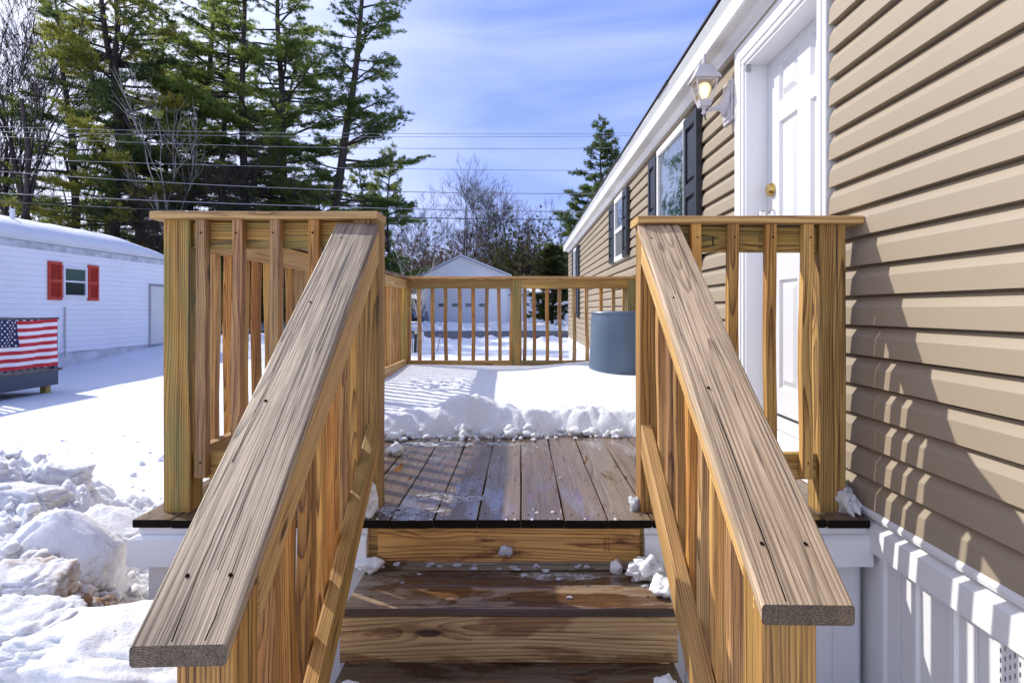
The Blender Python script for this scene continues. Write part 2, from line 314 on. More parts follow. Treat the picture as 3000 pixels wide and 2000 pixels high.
# ---------------- board helper ----------------
def board(name, p0, p1, T, Wd, mat, parent, up=(0,0,1), r=.004, plumb=False, seed=None, holes=(), endmat=None, warp=.0009, label=None, cracks=(), front=None):
    p0 = Vector(p0); p1 = Vector(p1); d = p1-p0; Ln = d.length; x = d.normalized()
    u = Vector(up); z = (u-x*u.dot(x)).normalized(); y = z.cross(x)
    M = Matrix((x, y, z)).transposed().to_4x4(); M.translation = p0
    rg = random.Random(seed if seed is not None else hash((round(p0.x, 3), round(p0.y, 3), round(p0.z, 3), name)) & 0xffff)
    tan = (x.z/ max(1e-6, math.hypot(x.x, x.y))) if plumb else 0
    sec = []
    for (cy, cz, a0) in ((1,1,0),(-1,1,90),(-1,-1,180),(1,-1,270)):
        for k in range(3):
            a = R(a0+45*k); sec.append((cy*(T/2-r)+r*math.cos(a), cz*(Wd/2-r)+r*math.sin(a)))
    n = max(2, int(Ln/.12)+1); ph = rg.random()*9; ph2 = rg.random()*9
    V = []; Fc = []; mi = []
    for i in range(n):
        t = i/(n-1); e = warp*math.sin(math.pi*t)
        wy = e*math.sin(ph+t*Ln*5)*1.5; wz = e*math.sin(ph2+t*Ln*7)
        for (a, b) in sec:
            jx = 0
            sx_ = -b*tan*0 + b*tan*(-1) if False else b*tan
            V.append((t*Ln + sx_*1.0*(1 if (i == 0 or i == n-1) else 1) , a+wy, b+wz))
    k = len(sec)
    for i in range(n-1):
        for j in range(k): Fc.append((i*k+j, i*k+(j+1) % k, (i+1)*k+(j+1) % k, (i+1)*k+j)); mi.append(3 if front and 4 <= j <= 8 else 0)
    Fc.append(tuple(range(k))[::-1]); mi.append(1); Fc.append(tuple((n-1)*k+j for j in range(k))); mi.append(1)
    Fc = [f[::-1] for f in Fc]
    for (hx, hy, face, hr) in holes:   # small dark screw recesses
        q = len(V); m_ = 8
        for j in range(m_):
            a = 2*math.pi*j/m_; rr = hr*(1+.25*rg.uniform(-1, 1))
            ca, sa = rr*math.cos(a), rr*math.sin(a)
            if face == '+z': V.append((hx+ca*1.2, hy+sa, Wd/2+.0012))
            if face == '-y': V.append((hx+ca, -T/2-.0018, hy+sa))
            if face == '+y': V.append((hx+ca, T/2+.0018, hy+sa))
        Fc.append(tuple(range(q, q+m_)) if face != '-y' else tuple(range(q, q+m_))); mi.append(2)
    for (cx0, cy0, cl, cw) in cracks:
        q = len(V); m_ = 14; yy_ = cy0
        for j in range(m_):
            tt = j/(m_-1); yy_ += rg.uniform(-.0018, .0018); ww = cw*(1-tt)**.6*(.6+.6*rg.random())+.0002
            xx_ = cx0+cl*tt+(Wd/2)*tan; V += [(xx_, yy_-ww, Wd/2+.0022), (xx_, yy_+ww, Wd/2+.0022)]
        for j in range(m_-1): Fc.append((q+2*j, q+2*j+2, q+2*j+3, q+2*j+1)); mi.append(2)
    me = bpy.data.meshes.new(name); me.from_pydata(V, [], Fc)
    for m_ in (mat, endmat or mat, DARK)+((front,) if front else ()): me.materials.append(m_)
    me.polygons.foreach_set('material_index', mi); me.update()
    o = bpy.data.objects.new(name, me); reg(o, M, parent)
    if label: o['label'] = label
    return o
def clump(mb, c, s, seed, rough=.35, sub=2, mi=0, freq=1.6, flat=1.0, facet=0.0):
    bm = bmesh.new(); bmesh.ops.create_icosphere(bm, subdivisions=sub, radius=1)
    c = Vector(c); sv = Vector(s) if hasattr(s, '__len__') else Vector((s, s, s*flat))
    o = Vector((seed*3.17, seed*1.31, seed*7.7))
    for v in bm.verts:
        p = v.co.copy()
        k = .9+rough*(mn.noise(p*freq+o)*1.2+.75*abs(mn.noise(p*freq*2.2+o))+.45*abs(mn.noise(p*freq*5+o))+.2*abs(mn.noise(p*freq*10+o)))
        if facet: k -= facet*mn.voronoi(p*freq*1.1+o)[0][0]
        v.co = Vector((c.x+p.x*k*sv.x, c.y+p.y*k*sv.y, c.z+p.z*k*sv.z))
    bm.verts.index_update()
    mb.add([v.co[:] for v in bm.verts], [[v.index for v in f.verts] for f in bm.faces], mi); bm.free()
# ================= SETTING: ground, road =================
def sm(v, a, b):
    t = min(1, max(0, (v-a)/(b-a))); return t*t*(3-2*t)
def ground_z(x, y):
    z = .20+.32*sm(y, 18, 46)+.03*mn.noise(Vector((x*.25, y*.25, 0)))+.015*mn.noise(Vector((x*.9, y*.9, 3)))
    z += .06*math.exp(-((x+5.2+.12*(y-8)+.25*mn.noise(Vector((0, y*.9, 2))))/.16)**2)*sm(y, 5.8, 6.6)*(1-sm(y, 9, 10))*(.6+mn.noise(Vector((x*4, y*4, 1))))+.035*mn.noise(Vector((x*2.6, y*2.6, 7)))*(1-sm(y, 5, 7))*sm(x, -6, -4)
    z += .33*math.exp(-((x+10.2)/2.2)**2)*sm(y, 12.3, 18)*(1-sm(y, 20, 26)) - .06*math.exp(-((x+9)/3)**2)*(1-sm(y, 11, 14))
    if y > 26 and y < 36: z -= .22*sm(y, 25.5, 26.5)*(1-sm(y, 34.8, 36))
    return z
def grid(name, xs, ys, zf, mat, **kw):
    nx, ny = len(xs), len(ys)
    V = [(x, y, zf(x, y)) for y in ys for x in xs]
    Fc = [(j*nx+i, j*nx+i+1, (j+1)*nx+i+1, (j+1)*nx+i) for j in range(ny-1) for i in range(nx-1)]
    mb = MB(); mb.v = V; mb.f = Fc; mb.m = [0]*len(Fc)
    return mb.build(name, mat, smooth=True, origin=(xs[0], ys[0], 0), **kw)
def rng(a, b, n): return [a+(b-a)*i/(n-1) for i in range(n)]
gxs = rng(-160, -34, 22)[:-1]+rng(-34, -7, 70)[:-1]+rng(-7, 5, 120)[:-1]+rng(5, 30, 30)[:-1]+rng(30, 160, 18)
gys = rng(-40, -2, 10)[:-1]+rng(-2, 3, 14)[:-1]+rng(3, 11, 90)[:-1]+rng(11, 24, 60)[:-1]+rng(24, 48, 60)[:-1]+rng(48, 260, 34)
tag(grid('snowy_ground', gxs, gys, ground_z, SNOW), kind='structure')
mb = MB(); rx = rng(-90, 90, 61)
for i in range(60):
    mb.poly([(rx[i], 26.0, .235), (rx[i+1], 26.0, .235), (rx[i+1], 35.4, .30), (rx[i], 35.4, .30)])
tag(mb.build('road', ASPH), kind='structure')
# plowed banks along the road
def bank(name, y0, y1, h, seed, x0=-22, x1=16, pw=.9):
    def zf(x, y):
        t = (y-y0)/(y1-y0); s = max(0, math.sin(math.pi*min(1, max(0, t))))**pw
        v = mn.voronoi(Vector((x*1.9+seed, y*1.9, seed)))[0]; k = .62+.5*(v[1]-v[0])+.35*mn.noise(Vector((x*.9, y*.9, seed)))+.22*mn.noise(Vector((x*4.3, y*4.3, seed)))
        return ground_z(x, y0)*(1-t)+ground_z(x, y1)*t-.03+h*s*k
    o = grid(name, rng(x0, x1, int((x1-x0)*9)), rng(y0, y1, int((y1-y0)*9)), zf, SNOWC)
    return tag(o, kind='structure')
bank('near_snow_bank', 20.5, 26.2, .36, 3.3)
bank('far_snow_bank', 34.6, 38.8, .52, 8.1, -24, 24)

# ================= DECK =================
DT = .80
deck = thing('wooden_deck', (0, 2.0, 0), 'brown pressure treated wooden deck with railings, steps and white skirting beside the tan mobile home', 'deck')
rn = random.Random(5)
# floor boards run away from the camera
xb = -1.27
k = -9
while xb < 1.135:
    x0 = max(-1.27, k*.1425); x1 = min(1.14, (k+1)*.1425)-.0045
    k += 1; xb = k*.1425
    if x1-x0 < .03: continue
    hs = [(.045+.02*rn.random()+yy, s*(x1-x0)*.33, '+z', .0035) for yy in (0, .42, .84, 1.25) for s in (-1, 1)]
    board('deck_board', ((x0+x1)/2, 2.002+rn.uniform(-.004, .004), DT-.013), ((x0+x1)/2, 6.15, DT-.013), x1-x0, .026, W_DECK, deck, r=.003, holes=hs, endmat=W_END, warp=.002)
# rim joists
board('rim_joist', (-1.24, 2.045, .714), (1.13, 2.045, .714), .038, .115, W_RAIL, deck)
board('rim_joist', (-1.23, 2.07, .714), (-1.23, 6.1, .714), .038, .115, W_RAIL, deck)
board('rim_joist', (-1.24, 6.12, .70), (1.13, 6.12, .70), .038, .14, W_RAIL, deck)
def post(x0, y0, z0, z1, mat=W_POST, s=.09, holes=(), label=None):
    return board('post', (x0+s/2, y0+s/2, z0), (x0+s/2, y0+s/2, z1), s, s, mat, deck, up=(0, 1, 0), r=.004, holes=holes, label=label)
TL, TR = 1.789, 1.774            # underside of the left and right caps
# holes: local x is up
post(-1.213, 2.08, DT, TL, label='green tinted corner post')
post(-.5725, 2.08, DT, TL, W_POSTB)
post(.403, 2.08, DT, TR, W_POSTB)
post(1.009, 2.08, DT, TR, W_POSTB, holes=[(.87, .02, '+y', .004)])
post(-1.21, 3.95, DT, 1.787); post(-1.21, 6.02, DT, 1.787, label='green tinted corner post')
post(-.090, 6.02, DT, 1.787); post(1.038, 6.02, DT, 1.787, label='green tinted corner post')
post(1.038, 4.45, DT, 1.0)
# caps
board('rail_cap', (-1.2455, 2.125, 1.802), (-.484, 2.125, 1.802), .140, .026, W_CAP, deck, r=.006, endmat=W_CAP)
board('rail_cap', (.389, 2.125, 1.787), (1.146, 2.125, 1.787), .140, .026, W_CAP, deck, r=.006, endmat=W_CAP)
board('rail_cap', (-1.172, 2.197, 1.80), (-1.172, 6.00, 1.80), .140, .026, W_GREY, deck, r=.006)
board('rail_cap', (-1.24, 6.07, 1.80), (1.15, 6.07, 1.80), .140, .026, W_CAP, deck, r=.006)
# horizontal rails: 2x4 on edge between posts
def rail(p0, p1, mat=W_RAIL, lab=None, **kw): return board('rail', p0, p1, .038, .089, mat, deck, label=lab, **kw)
rail((-1.121, 2.119, 1.740), (-.574, 2.119, 1.740), W_POST)
rail((-1.121, 2.119, .953), (-.574, 2.119, .953))
r_st = rail((.494, 2.119, 1.727), (1.008, 2.119, 1.727), W_POST)
rail((.494, 2.119, .950), (1.008, 2.119, .950))
for (a, b) in ((2.172, 3.949), (4.041, 6.019)):
    rail((-1.145, a, 1.738), (-1.145, b, 1.738), W_CAP); rail((-1.145, a, .955), (-1.145, b, .955), W_CAP)
for (a, b) in ((-1.119, -.091), (.001, 1.037)):
    rail((a, 6.040, 1.738), (b, 6.040, 1.738)); rail((a, 6.040, .945), (b, 6.040, .945))
# lumber grade stamps on the right rail and the first riser
INK = plain('stamp_ink', (.035,.022,.012), .8, .2)
def stamp(txt, loc, size, parent, rot=(R(90), R(-90), 0), name='grade_stamp'):
    cu = bpy.data.curves.new(name, 'FONT'); cu.body = txt; cu.size = size; cu.materials.append(INK); cu.align_x = 'CENTER'
    o = bpy.data.objects.new(name, cu)
    from mathutils import Euler
    M = Matrix.Translation(Vector(loc)) @ Euler(rot).to_matrix().to_4x4()
    C.objects.link(o)
    dg = bpy.context.evaluated_depsgraph_get(); me = bpy.data.meshes.new_from_object(o.evaluated_get(dg)); bpy.data.objects.remove(o)
    return reg(bpy.data.objects.new(name, me), M, parent)
ys = 2.0985
stamp('III  NO.1', (gx(2231, 2.1), ys, gz(704, 2.1)), .017, r_st)
stamp('SY \u25BC 1\u00B7', (gx(2243, 2.1), ys, gz(704, 2.1)), .015, r_st)
mb = MB(); mb.box(gx(2086, 2.1), gx(2091, 2.1), 2.0982, 2.0995, gz(722, 2.1), gz(693, 2.1)); mb.build('grade_stamp', INK, r_st)

# balusters (2x2), outer side of the rails, angled foot
def bal(x, y, z0, z1, hol=None, lean=0, mat=W_BAL):
    s = .0345; hs = []
    if hol == '-y': hs = [(z1-z0-.045, rn.uniform(-.005, .005), '+y', .0034), (.05, 0, '+y', .0034)]
    return board('baluster', (x, y, z0), (x+lean, y, z1), s, s, mat, deck, up=(0, 1, 0) if hol != '-y' else (1, 0, 0), r=.0025, holes=hs, seed=rn.randint(0, 9999), warp=.0035)
for x in (-1.079, -.9595, -.830, -.7015): bal(x, 2.0805, .922, TL-.001, '-y', rn.uniform(-.004, .004))
for x in (.588, .7155, .8415, .962): bal(x, 2.0805, .920, TR-.001, '-y', rn.uniform(-.004, .004))
y = 2.235; 
while y < 5.99:
    if not (3.91 < y < 4.08): bal(-1.183, y, .905, 1.786, None, 0)
    y += .1275
for px in (1197.5, 1229.3, 1268.4, 1307.9, 1347, 1386, 1425.8, 1464.8, 1497, 1536, 1565, 1603, 1642, 1681.6, 1720, 1758, 1797, 1828):
    bal(gx(px, 6.08), 6.079, .90, 1.786, None, rn.uniform(-.012, .012))

# ---- stairs ----
SL = .163/.256
for i in range(4):
    yn = 2.002-.256*(i+1); zt = DT-.163*(i+1)
    x0, x1 = -.507, .437
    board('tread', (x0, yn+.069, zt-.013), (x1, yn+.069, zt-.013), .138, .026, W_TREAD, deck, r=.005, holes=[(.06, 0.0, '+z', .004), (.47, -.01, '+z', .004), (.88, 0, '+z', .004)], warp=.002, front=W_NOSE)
    board('tread', (x0, yn+.212, zt-.014), (x1, yn+.212, zt-.014), .140, .026, W_TREAD, deck, r=.004, warp=.002)
rs = board('riser', (-.471, 2.022, .706), (.387, 2.022, .706), .022, .128, W_RISE, deck, r=.002)
stamp('1SYP NO.1', (gx(1776, 2.01), 2.0095, gz(1592, 2.01)), .011, rs); stamp('KD 19 HT', (gx(1787, 2.01), 2.0095, gz(1592, 2.01)), .011, rs)
board('cleat', (-.471, 2.012, .6505), (.387, 2.012, .6505), .030, .025, W_TREAD, deck, r=.003)
for i in range(1, 4):
    yn = 2.002-.256*i; zt = DT-.163*i
    board('riser', (-.521, yn+.026, zt-.096), (.448, yn+.026, zt-.096), .022, .136, W_RISE2, deck, r=.002, holes=[(.07, .03, '+y', .004), (.5, .035, '+y', .004), (.91, .03, '+y', .004), (.075, -.03, '+y', .004), (.9, -.035, '+y', .004)])
for x in (-.478, .408):
    board('stringer', (x, 1.99, .52), (x, .98, .52-SL*1.01), .036, .17, W_RISE, deck, plumb=True)
# stair railings
def stair_side(sgn, capT, capB, postx, newel_in, name):
    # capT/capB: (xleft, xright, y, ztop)
    (a0, a1, yT, zT), (b0, b1, yB, zB) = capT, capB
    th = .0262
    pT = Vector(((a0+a1)/2, yT, zT)); pB = Vector(((b0+b1)/2, yB, zB))
    d = (pT-pB).normalized(); slope = d.z/math.hypot(d.x, d.y); vth = th/math.hypot(d.x, d.y)*1.0
    hs = []
    Ln = (pT-pB).length
    for fx in (.085, .38, .66, .93):
        hs += [(fx*Ln, s*.036+rn.uniform(-.006, .006), '+z', .0036) for s in ((-1, 1) if fx < .2 else (1,))]
    board('stair_rail_cap', pB-Vector((0, 0, vth/2)), pT-Vector((0, 0, vth/2)), .140, th, W_GREY if sgn < 0 else W_CAPR, deck, r=.005, plumb=True, holes=hs, endmat=W_ENDG, warp=.0015, cracks=([(.004, .034, .55, .0010), (.45, -.02, .3, .0005), (.9, .03, .25, .0004)] if sgn > 0 else [(.004, .012, .30, .0009), (.005, -.038, .22, .0008), (.35, .045, .5, .0007), (.12, -.012, .35, .0006), (.7, -.03, .3, .0006)]))
    zc = lambda y: zB+(y-yB)*slope      # top of cap at y
    inner = newel_in                    # inner face x of post
    dx = -.019 if sgn < 0 else .019
    # upper rail under the cap, lower rail near the steps
    y0, y1 = 1.045, 2.079
    vd = .089/math.cos(math.atan(slope))
    px0 = postx[1] if sgn < 0 else postx[0]
    A = Vector((px0+dx, y0, zc(y0)-vth-.001-vd/2)); B = Vector((inner+dx, y1, zc(y1)-vth-.001-vd/2))
    board('stair_rail', A, B, .038, .089, W_CAP, deck, plumb=True)
    A = Vector((px0+dx, y0, zc(y0)-.680-vd/2)); B = Vector((inner+dx, y1, zc(y1)-.680-vd/2))
    lo = board('stair_rail', A, B, .038, .089, W_CAP if sgn > 0 else W_RAIL, deck, plumb=True)
    # bottom post
    post(postx[0], .953 if sgn < 0 else 1.01, .15, zc(1.0 if sgn < 0 else 1.055)-vth-.004, W_POSTB)
    yy = 1.115 if sgn < 0 else 1.17
    while yy < 2.05:
        t = (yy-y0)/(y1-y0); xi = px0+(inner-px0)*t
        xo = xi+(-.038-.0185 if sgn < 0 else .038+.0185)
        bal(xo, yy, zc(yy)-.68-.17, zc(yy)-vth-.014, None, 0)
        yy += .118
stair_side(-1, (-.624, -.484, 2.072, 1.7765), (-.573, -.433, .90, .9935), (-.536, -.446), -.4835, 'left')
stair_side(1, (.392, .531, 2.072, 1.772), (.3654, .5054, .933, 1.0367), (.3956, .4856), .404, 'right')

# ---- white deck skirting ----
mb = MB()
def ribs_x(mb, x0, x1, y, z0, z1, out=-1):
    x = x0; pts = [(x0, 0)]
    while x < x1:
        for (dx, o) in ((.070, 0), (.074, .007), (.094, .007), (.098, 0), (.150, 0), (.153, -.006), (.157, -.006), (.160, 0)):
            if x+dx < x1: pts.append((x+dx, o))
        x += .165
    pts.append((x1, 0))
    for a, b in zip(pts, pts[1:]): mb.poly([(a[0], y+out*a[1], z0), (b[0], y+out*b[1], z0), (b[0], y+out*b[1], z1), (a[0], y+out*a[1], z1)])
ribs_x(mb, -1.255, 1.14, 2.068, .0, .655)
mb.poly([(-1.2555, 2.068, 0), (-1.2555, 2.068, .655), (-1.2555, 6.12, .655), (-1.2555, 6.12, 0)])
mb.build('deck_skirting', WHITE, deck)
for (a, b) in ((-1.283, -.505), (.402, 1.143)):
    mb = MB()
    e0 = a; e1 = b
    V = []
    prof = [(2.028, .772), (2.016, .772), (2.016, .752), (2.006, .748), (1.996, .737), (1.994, .651), (2.020, .651), (2.040, .651)]
    for (yy, zz) in prof:
        ins = .028 if zz > .74 and a < -1 else 0
        mb.v += [(e0+ins, yy, zz), (e1, yy, zz)]; mb_n = len(mb.v)
    n0 = len(mb.v)-2*len(prof)
    for i in range(len(prof)-1): mb.f.append((n0+2*i, n0+2*i+1, n0+2*i+3, n0+2*i+2)); mb.m.append(0)
    for s_ in (0, 1): mb.f.append(tuple(n0+2*i+s_ for i in range(len(prof)))); mb.m.append(0)
    mb.build('skirting_trim', WHITE, deck)

# ---- snow lying on the deck ----
def drift(x, y):
    front = 3.30+.10*mn.noise(Vector((x*2.2, 1, 0)))+.05*mn.noise(Vector((x*8, 2, 0)))-.14*sm(x, -.55, -1.1)+.05*sm(x, .1, .8)
    d = y-front
    if d < 0: return DT-.03
    edge = min(1, d/.09)**.55
    h = .115+.03*sm(y, 3.5, 5.2)+.045*sm(y, 3.6, 4.6)*sm(x, .1, .9)
    h += .022*mn.noise(Vector((x*1.3, y*1.1, 4)))
    h += .10*math.exp(-((x+.28)/.17)**2-((d-.13)/.13)**2)+.05*math.exp(-((x-.85)/.16)**2-((d-.1)/.1)**2)
    rough = math.exp(-d/.22)+.55*math.exp(-((x+.55)/.3)**2-((y-4.55)/.35)**2)
    v = mn.voronoi(Vector((x*11, y*11, 2)))[0]
    h += rough*(.012*(v[1]-v[0])+.055*abs(mn.noise(Vector((x*8, y*8, 1))))+.04*abs(mn.noise(Vector((x*19, y*19, 1))))+.022*abs(mn.noise(Vector((x*42, y*42, 1))))-.02)
    h += .05*math.exp(-((x-.45)/.35)**2-((y-5.5)/.5)**2)-.05*math.exp(-((x-.90)/.36)**2-((y-5.25)/.42)**2)
    return DT-.005+max(.0, h*edge)
o = grid('deck_snow', rng(-1.118, 1.13, 210), rng(3.05, 6.03, 250), drift, SNOWC)
tag(o, 'thick layer of smooth undisturbed snow covering the back half of the deck', 'snow', kind='stuff')
o.data.materials[0] = SNOWC
# crumbled snow along its broken edge
mb = MB(); rc = random.Random(11)
for i in range(210):
    x = rc.uniform(-1.1, 1.1); f = 3.30+.10*mn.noise(Vector((x*2.2, 1, 0)))+.05*mn.noise(Vector((x*8, 2, 0)))-.14*sm(x, -.55, -1.1)+.05*sm(x, .1, .8)
    s = rc.choice((.008, .012, .016, .022, .03, .04)); y = f+rc.uniform(-.06-.05*(s < .015), .05)+(.03 if s > .02 else 0)
    clump(mb, (x, y, DT+s*.6+(.02*rc.random() if y > f else 0)), (s, s*.9, s*rc.uniform(.6, 1)), i, .4, 2, 0, 1.4, facet=.25)
for i in range(50):
    x = rc.uniform(-.85, .2) if i < 38 else rc.uniform(-.5, .4); y = rc.choice((rc.uniform(2.02, 2.12), rc.uniform(2.0, 3.2), rc.uniform(3.0, 3.25)))
    if i >= 38: y = rc.uniform(1.998, 2.012)
    s = rc.uniform(.002, .0055)
    clump(mb, (x, y, DT+s*.4), (s*1.3, s*1.3, s*.7), i+500, .4, 1)
tag(mb.build('snow_crumbs', SNOWC, smooth=True), 'scattered crumbs of broken snow along the edge of the deck snow', 'snow crumbs', kind='stuff')
def ice_patch(name, c, rx_, ry_, seed, label, z=DT):
    mb = MB(); rr = random.Random(seed); n = 60; V = [(c[0], c[1], z+.005)]; 
    for ring in (.5, .8, 1.0):
        for j in range(n):
            a = 2*math.pi*j/n; k = ring*(1+.35*mn.noise(Vector((math.cos(a)*1.5, math.sin(a)*1.5, seed)))+.16*mn.noise(Vector((math.cos(a)*6, math.sin(a)*6, seed))))
            V.append((c[0]+rx_*k*math.cos(a), c[1]+ry_*k*math.sin(a), z+(.006, .005, .0006)[int(ring*10)//4 if ring < .9 else 2] + (.002*rr.random() if ring < .9 else 0)))
    Fc = [(0, 1+j, 1+(j+1) % n) for j in range(n)]
    for q in (0, 1): Fc += [(1+q*n+j, 1+(q+1)*n+j, 1+(q+1)*n+(j+1) % n, 1+q*n+(j+1) % n) for j in range(n)]
    mb.add(V, Fc); return tag(mb.build(name, SLUSH, smooth=True), label, 'ice', 'thin ice and slush on the boards')
ice_patch('ice_patch', (-.46, 2.085), .20, .05, 2, 'long thin slushy ice patch along the front edge of the deck boards')
ice_patch('ice_patch', (-.27, 2.24), .15, .06, 5, 'rounded grey ice patch on the deck boards a hand back from the edge')
ice_patch('ice_patch', (.13, 1.955), .13, .028, 8, 'frozen slush streak on the upper step below the first riser', .637)
ice_patch('ice_patch', (-.36, 3.13), .3, .07, 9, 'flat sheet of ice at the foot of the deck snow')
def chunk(c, s, seed, label, mat=SNOWC, rough=.45, name='snow_chunk', parts=1, group='loose lumps of snow', facet=.3):
    mb = MB(); rr = random.Random(seed)
    for i in range(parts):
        o_ = (0, 0, 0) if i == 0 else (rr.uniform(-1, 1)*s[0]*.8, rr.uniform(-1, 1)*s[1]*.7, rr.uniform(-.5, .3)*s[2]*.6)
        k_ = 1 if i == 0 else rr.uniform(.35, .65)
        clump(mb, (c[0]+o_[0], c[1]+o_[1], c[2]+o_[2]), (s[0]*k_, s[1]*k_, s[2]*k_), seed+i*.37, rough, 4 if max(s) > .04 else 3, 0, 1.5, facet=facet*.45)
    return tag(mb.build(name, mat, smooth=True), label, 'snow lump', group)
chunk((-.508, 2.045, DT+.055), (.030, .035, .065), 3, 'pointed white lump of snow at the foot of the left stair post', parts=4)
chunk((-.62, 2.50, DT+.018), (.028, .03, .026), 4, 'crumbly white snow lump on the deck behind the left stair post', parts=3)
chunk((-.60, 2.92, DT+.02), (.032, .035, .03), 6, 'small snow heap on the deck boards nearer the deck snow', parts=4)
chunk((.385, 2.10, DT+.02), (.018, .02, .03), 7, 'small icy lump at the foot of the right stair post', parts=3, mat=ICE)
chunk((.395, 1.93, .637+.035), (.046, .04, .036), 12, 'biggest icy snow lump on the upper step beside the right railing', parts=7)
chunk((.425, 1.84, .637+.02), (.036, .05, .022), 15, 'loose icy snow trailing over the front of the upper step by the right railing', parts=6)
chunk((.305, 1.985, .637+.018), (.018, .02, .022), 13, 'small snow lump on the upper step left of the biggest one', parts=3)
chunk((-.49, 1.99, .637+.02), (.040, .03, .026), 14, 'white snow lump on the upper step beside the left railing', parts=4)
chunk((gx(1484, 1.995), 1.995, gz(1613, 1.995)), (.022, .010, .018), 16, 'grey slush lump stuck to the middle of the upper riser', parts=4, mat=ICE)
chunk((gx(1947, 1.60), 1.60, .474+.03), (.028, .025, .03), 17, 'snow lump on the lower step at its right end', parts=4)
chunk((gx(1030, 1.60), 1.60, .474+.018), (.030, .025, .02), 18, 'slushy snow lump on the lower step at its left end', parts=5)
chunk((-.93, 2.16, .997+.03), (.045, .03, .035), 19, 'rounded snow lump resting on the lower rail behind the left balusters', parts=4)
chunk((1.10, 2.15, DT+.04), (.035, .12, .06), 20, 'snow packed between the right corner post and the tan siding', parts=4)
mb = MB()
for i in range(26):
    x = rc.uniform(-.48, .38); kk = rc.random()
    if kk < .6: p = (x, rc.uniform(1.985, 2.0), .642+rc.random()*.02)
    else: p = (x, rc.uniform(1.80, 1.98), .639)
    s = rc.uniform(.003, .008); clump(mb, p, (s*1.7, s, s*.7), i+40, .6, 2, facet=.2)
for i in range(8):
    clump(mb, (rc.uniform(-1.2, -1.0), rc.uniform(2.07, 2.1), 1.816), (.006, .004, .003), i+80, .4, 1)
tag(mb.build('slush_crumbs', ICE), 'small crumbs of slush along the back of the upper step', 'slush', kind='stuff')

# ---- barrel ----
bx_, by_, bz = .862, 5.36, DT
brl = thing('plastic_barrel', (bx_, by_, bz), 'blue grey plastic barrel standing in snow at the back corner of the deck', 'barrel')
prof = [(0, 1.462), (.20, 1.462), (.215, 1.470), (.232, 1.474), (.248, 1.470), (.252, 1.455), (.250, 1.44), (.254, 1.42), (.258, 1.30), (.264, 1.15), (.272, 1.0), (.278, .9), (.279, .83), (0, .83)]
mb = MB(); mb.lathe(bx_, by_, prof, 64); mb.build('body', BARREL, brl, smooth=True)
mb = MB(); 
pts = [(bx_-.02-.2585*math.cos(a)*0+ .262*math.cos(a), by_+.262*math.sin(a), 1.42-.34*(abs(a+math.pi/2+.75)/.5)**0) for a in (0,)]
pts = []
for i in range(16):
    t = i/15; a = R(197+t*40); rr = .2535+.020*(t)+.003; z = 1.44-.45*t**1.1
    rr = np.interp(z, [.9, 1.0, 1.15, 1.3, 1.42, 1.44], [.278, .272, .264, .258, .254, .250])-.002
    pts.append((bx_+rr*math.cos(a), by_+rr*math.sin(a), z))
mb.tube(pts, .0022, 6); mb.build('moulded_seam', BARREL, brl, smooth=True)
mb = MB(); mb.tube([(bx_+.252*math.cos(R(a)), by_+.252*math.sin(R(a)), 1.458) for a in range(0, 361, 8)], .006, 8, cap=False); mb.build('rim', BARREL, brl, smooth=True)
# ================= TAN MOBILE HOME (right) =================
WX = 1.165
home = thing('mobile_home', (WX+.4, 5.0, 0), 'long tan vinyl sided mobile home with white trim and charcoal shutters on the right', 'mobile home')
def lap_siding(mb, A, B, z0, z1, course, nrm, prof, zref=0, clip=None):
    """horizontal lap courses between plan points A and B; clip(z)->(t0,t1) limits along AB"""
    A = Vector((*A, 0)); B = Vector((*B, 0)); nrm = Vector((*nrm, 0))
    k = math.floor((z0-zref)/course)
    while zref+k*course < z1-1e-4:
        zb = zref+k*course
        prev = None
        P = [(zb+f*course, o) for f, o in prof]+[(zb+course, prof[0][1])]
        for (z, o_) in P:
            zc_ = min(max(z, z0), z1); t0, t1 = clip(zc_) if clip else (0, 1)
            a = A+(B-A)*t0+nrm*o_; b = A+(B-A)*t1+nrm*o_; a.z = b.z = zc_
            if prev and (zc_-prev[2] > 1e-5 or abs(o_-prev[3]) > 1e-5): mb.poly([prev[0], prev[1], b, a])
            prev = (a, b, zc_, o_)
        k += 1
CR = .1009; ZR = 1.535
PROF = [(0, .023), (.58, .0185), (.915, .001), (.925, -.012), (.999, -.012)]
mb = MB()
nrm = (-1, 0)
DY0, DY1 = 2.303, 3.288
lap_siding(mb, (WX+.002, -4), (WX+.002, DY0-.012), .822, 2.895, CR, nrm, PROF, ZR)
lap_siding(mb, (WX+.002, DY0-.012), (WX+.002, DY1+.012), 2.862, 2.895, CR, nrm, PROF, ZR)
lap_siding(mb, (WX+.002, DY1+.012), (WX+.002, 14.96), .822, 2.895, CR, nrm, PROF, ZR)
mb.build('siding', TAN, home)
mb = MB(); DK = plain('siding_backing', (.10,.07,.045), .8)
mb.box(WX+.018, WX+.03, -4, DY0+.05, .1, 3.0); mb.box(WX+.018, WX+.03, DY1-.05, 15, .1, 3.0); mb.box(WX+.018, WX+.03, DY0+.05, DY1-.05, 2.80, 3.0); mb.box(WX+.018, WX+.03, DY0+.05, DY1-.05, .1, .80)
mb.box(WX+.031, 5.4, 14.90, 14.98, .1, 3.0); mb.box(WX+.031, 5.4, -4, -3.9, .1, 3.0); mb.box(5.3, 5.4, -4, 15, .1, 3.0)
mb.build('wall_core', DK, home)
mb = MB(); lap_siding(mb, (WX, 15.003), (5.4, 15.003), .822, 2.95, CR, (0, 1), PROF, ZR); mb.build('end_siding', TAN, home)
mb = MB(); mb.box(WX-.022, WX+.05, 14.95, 15.03, .80, 2.90, b=.004); mb.build('corner_post', TAN, home)
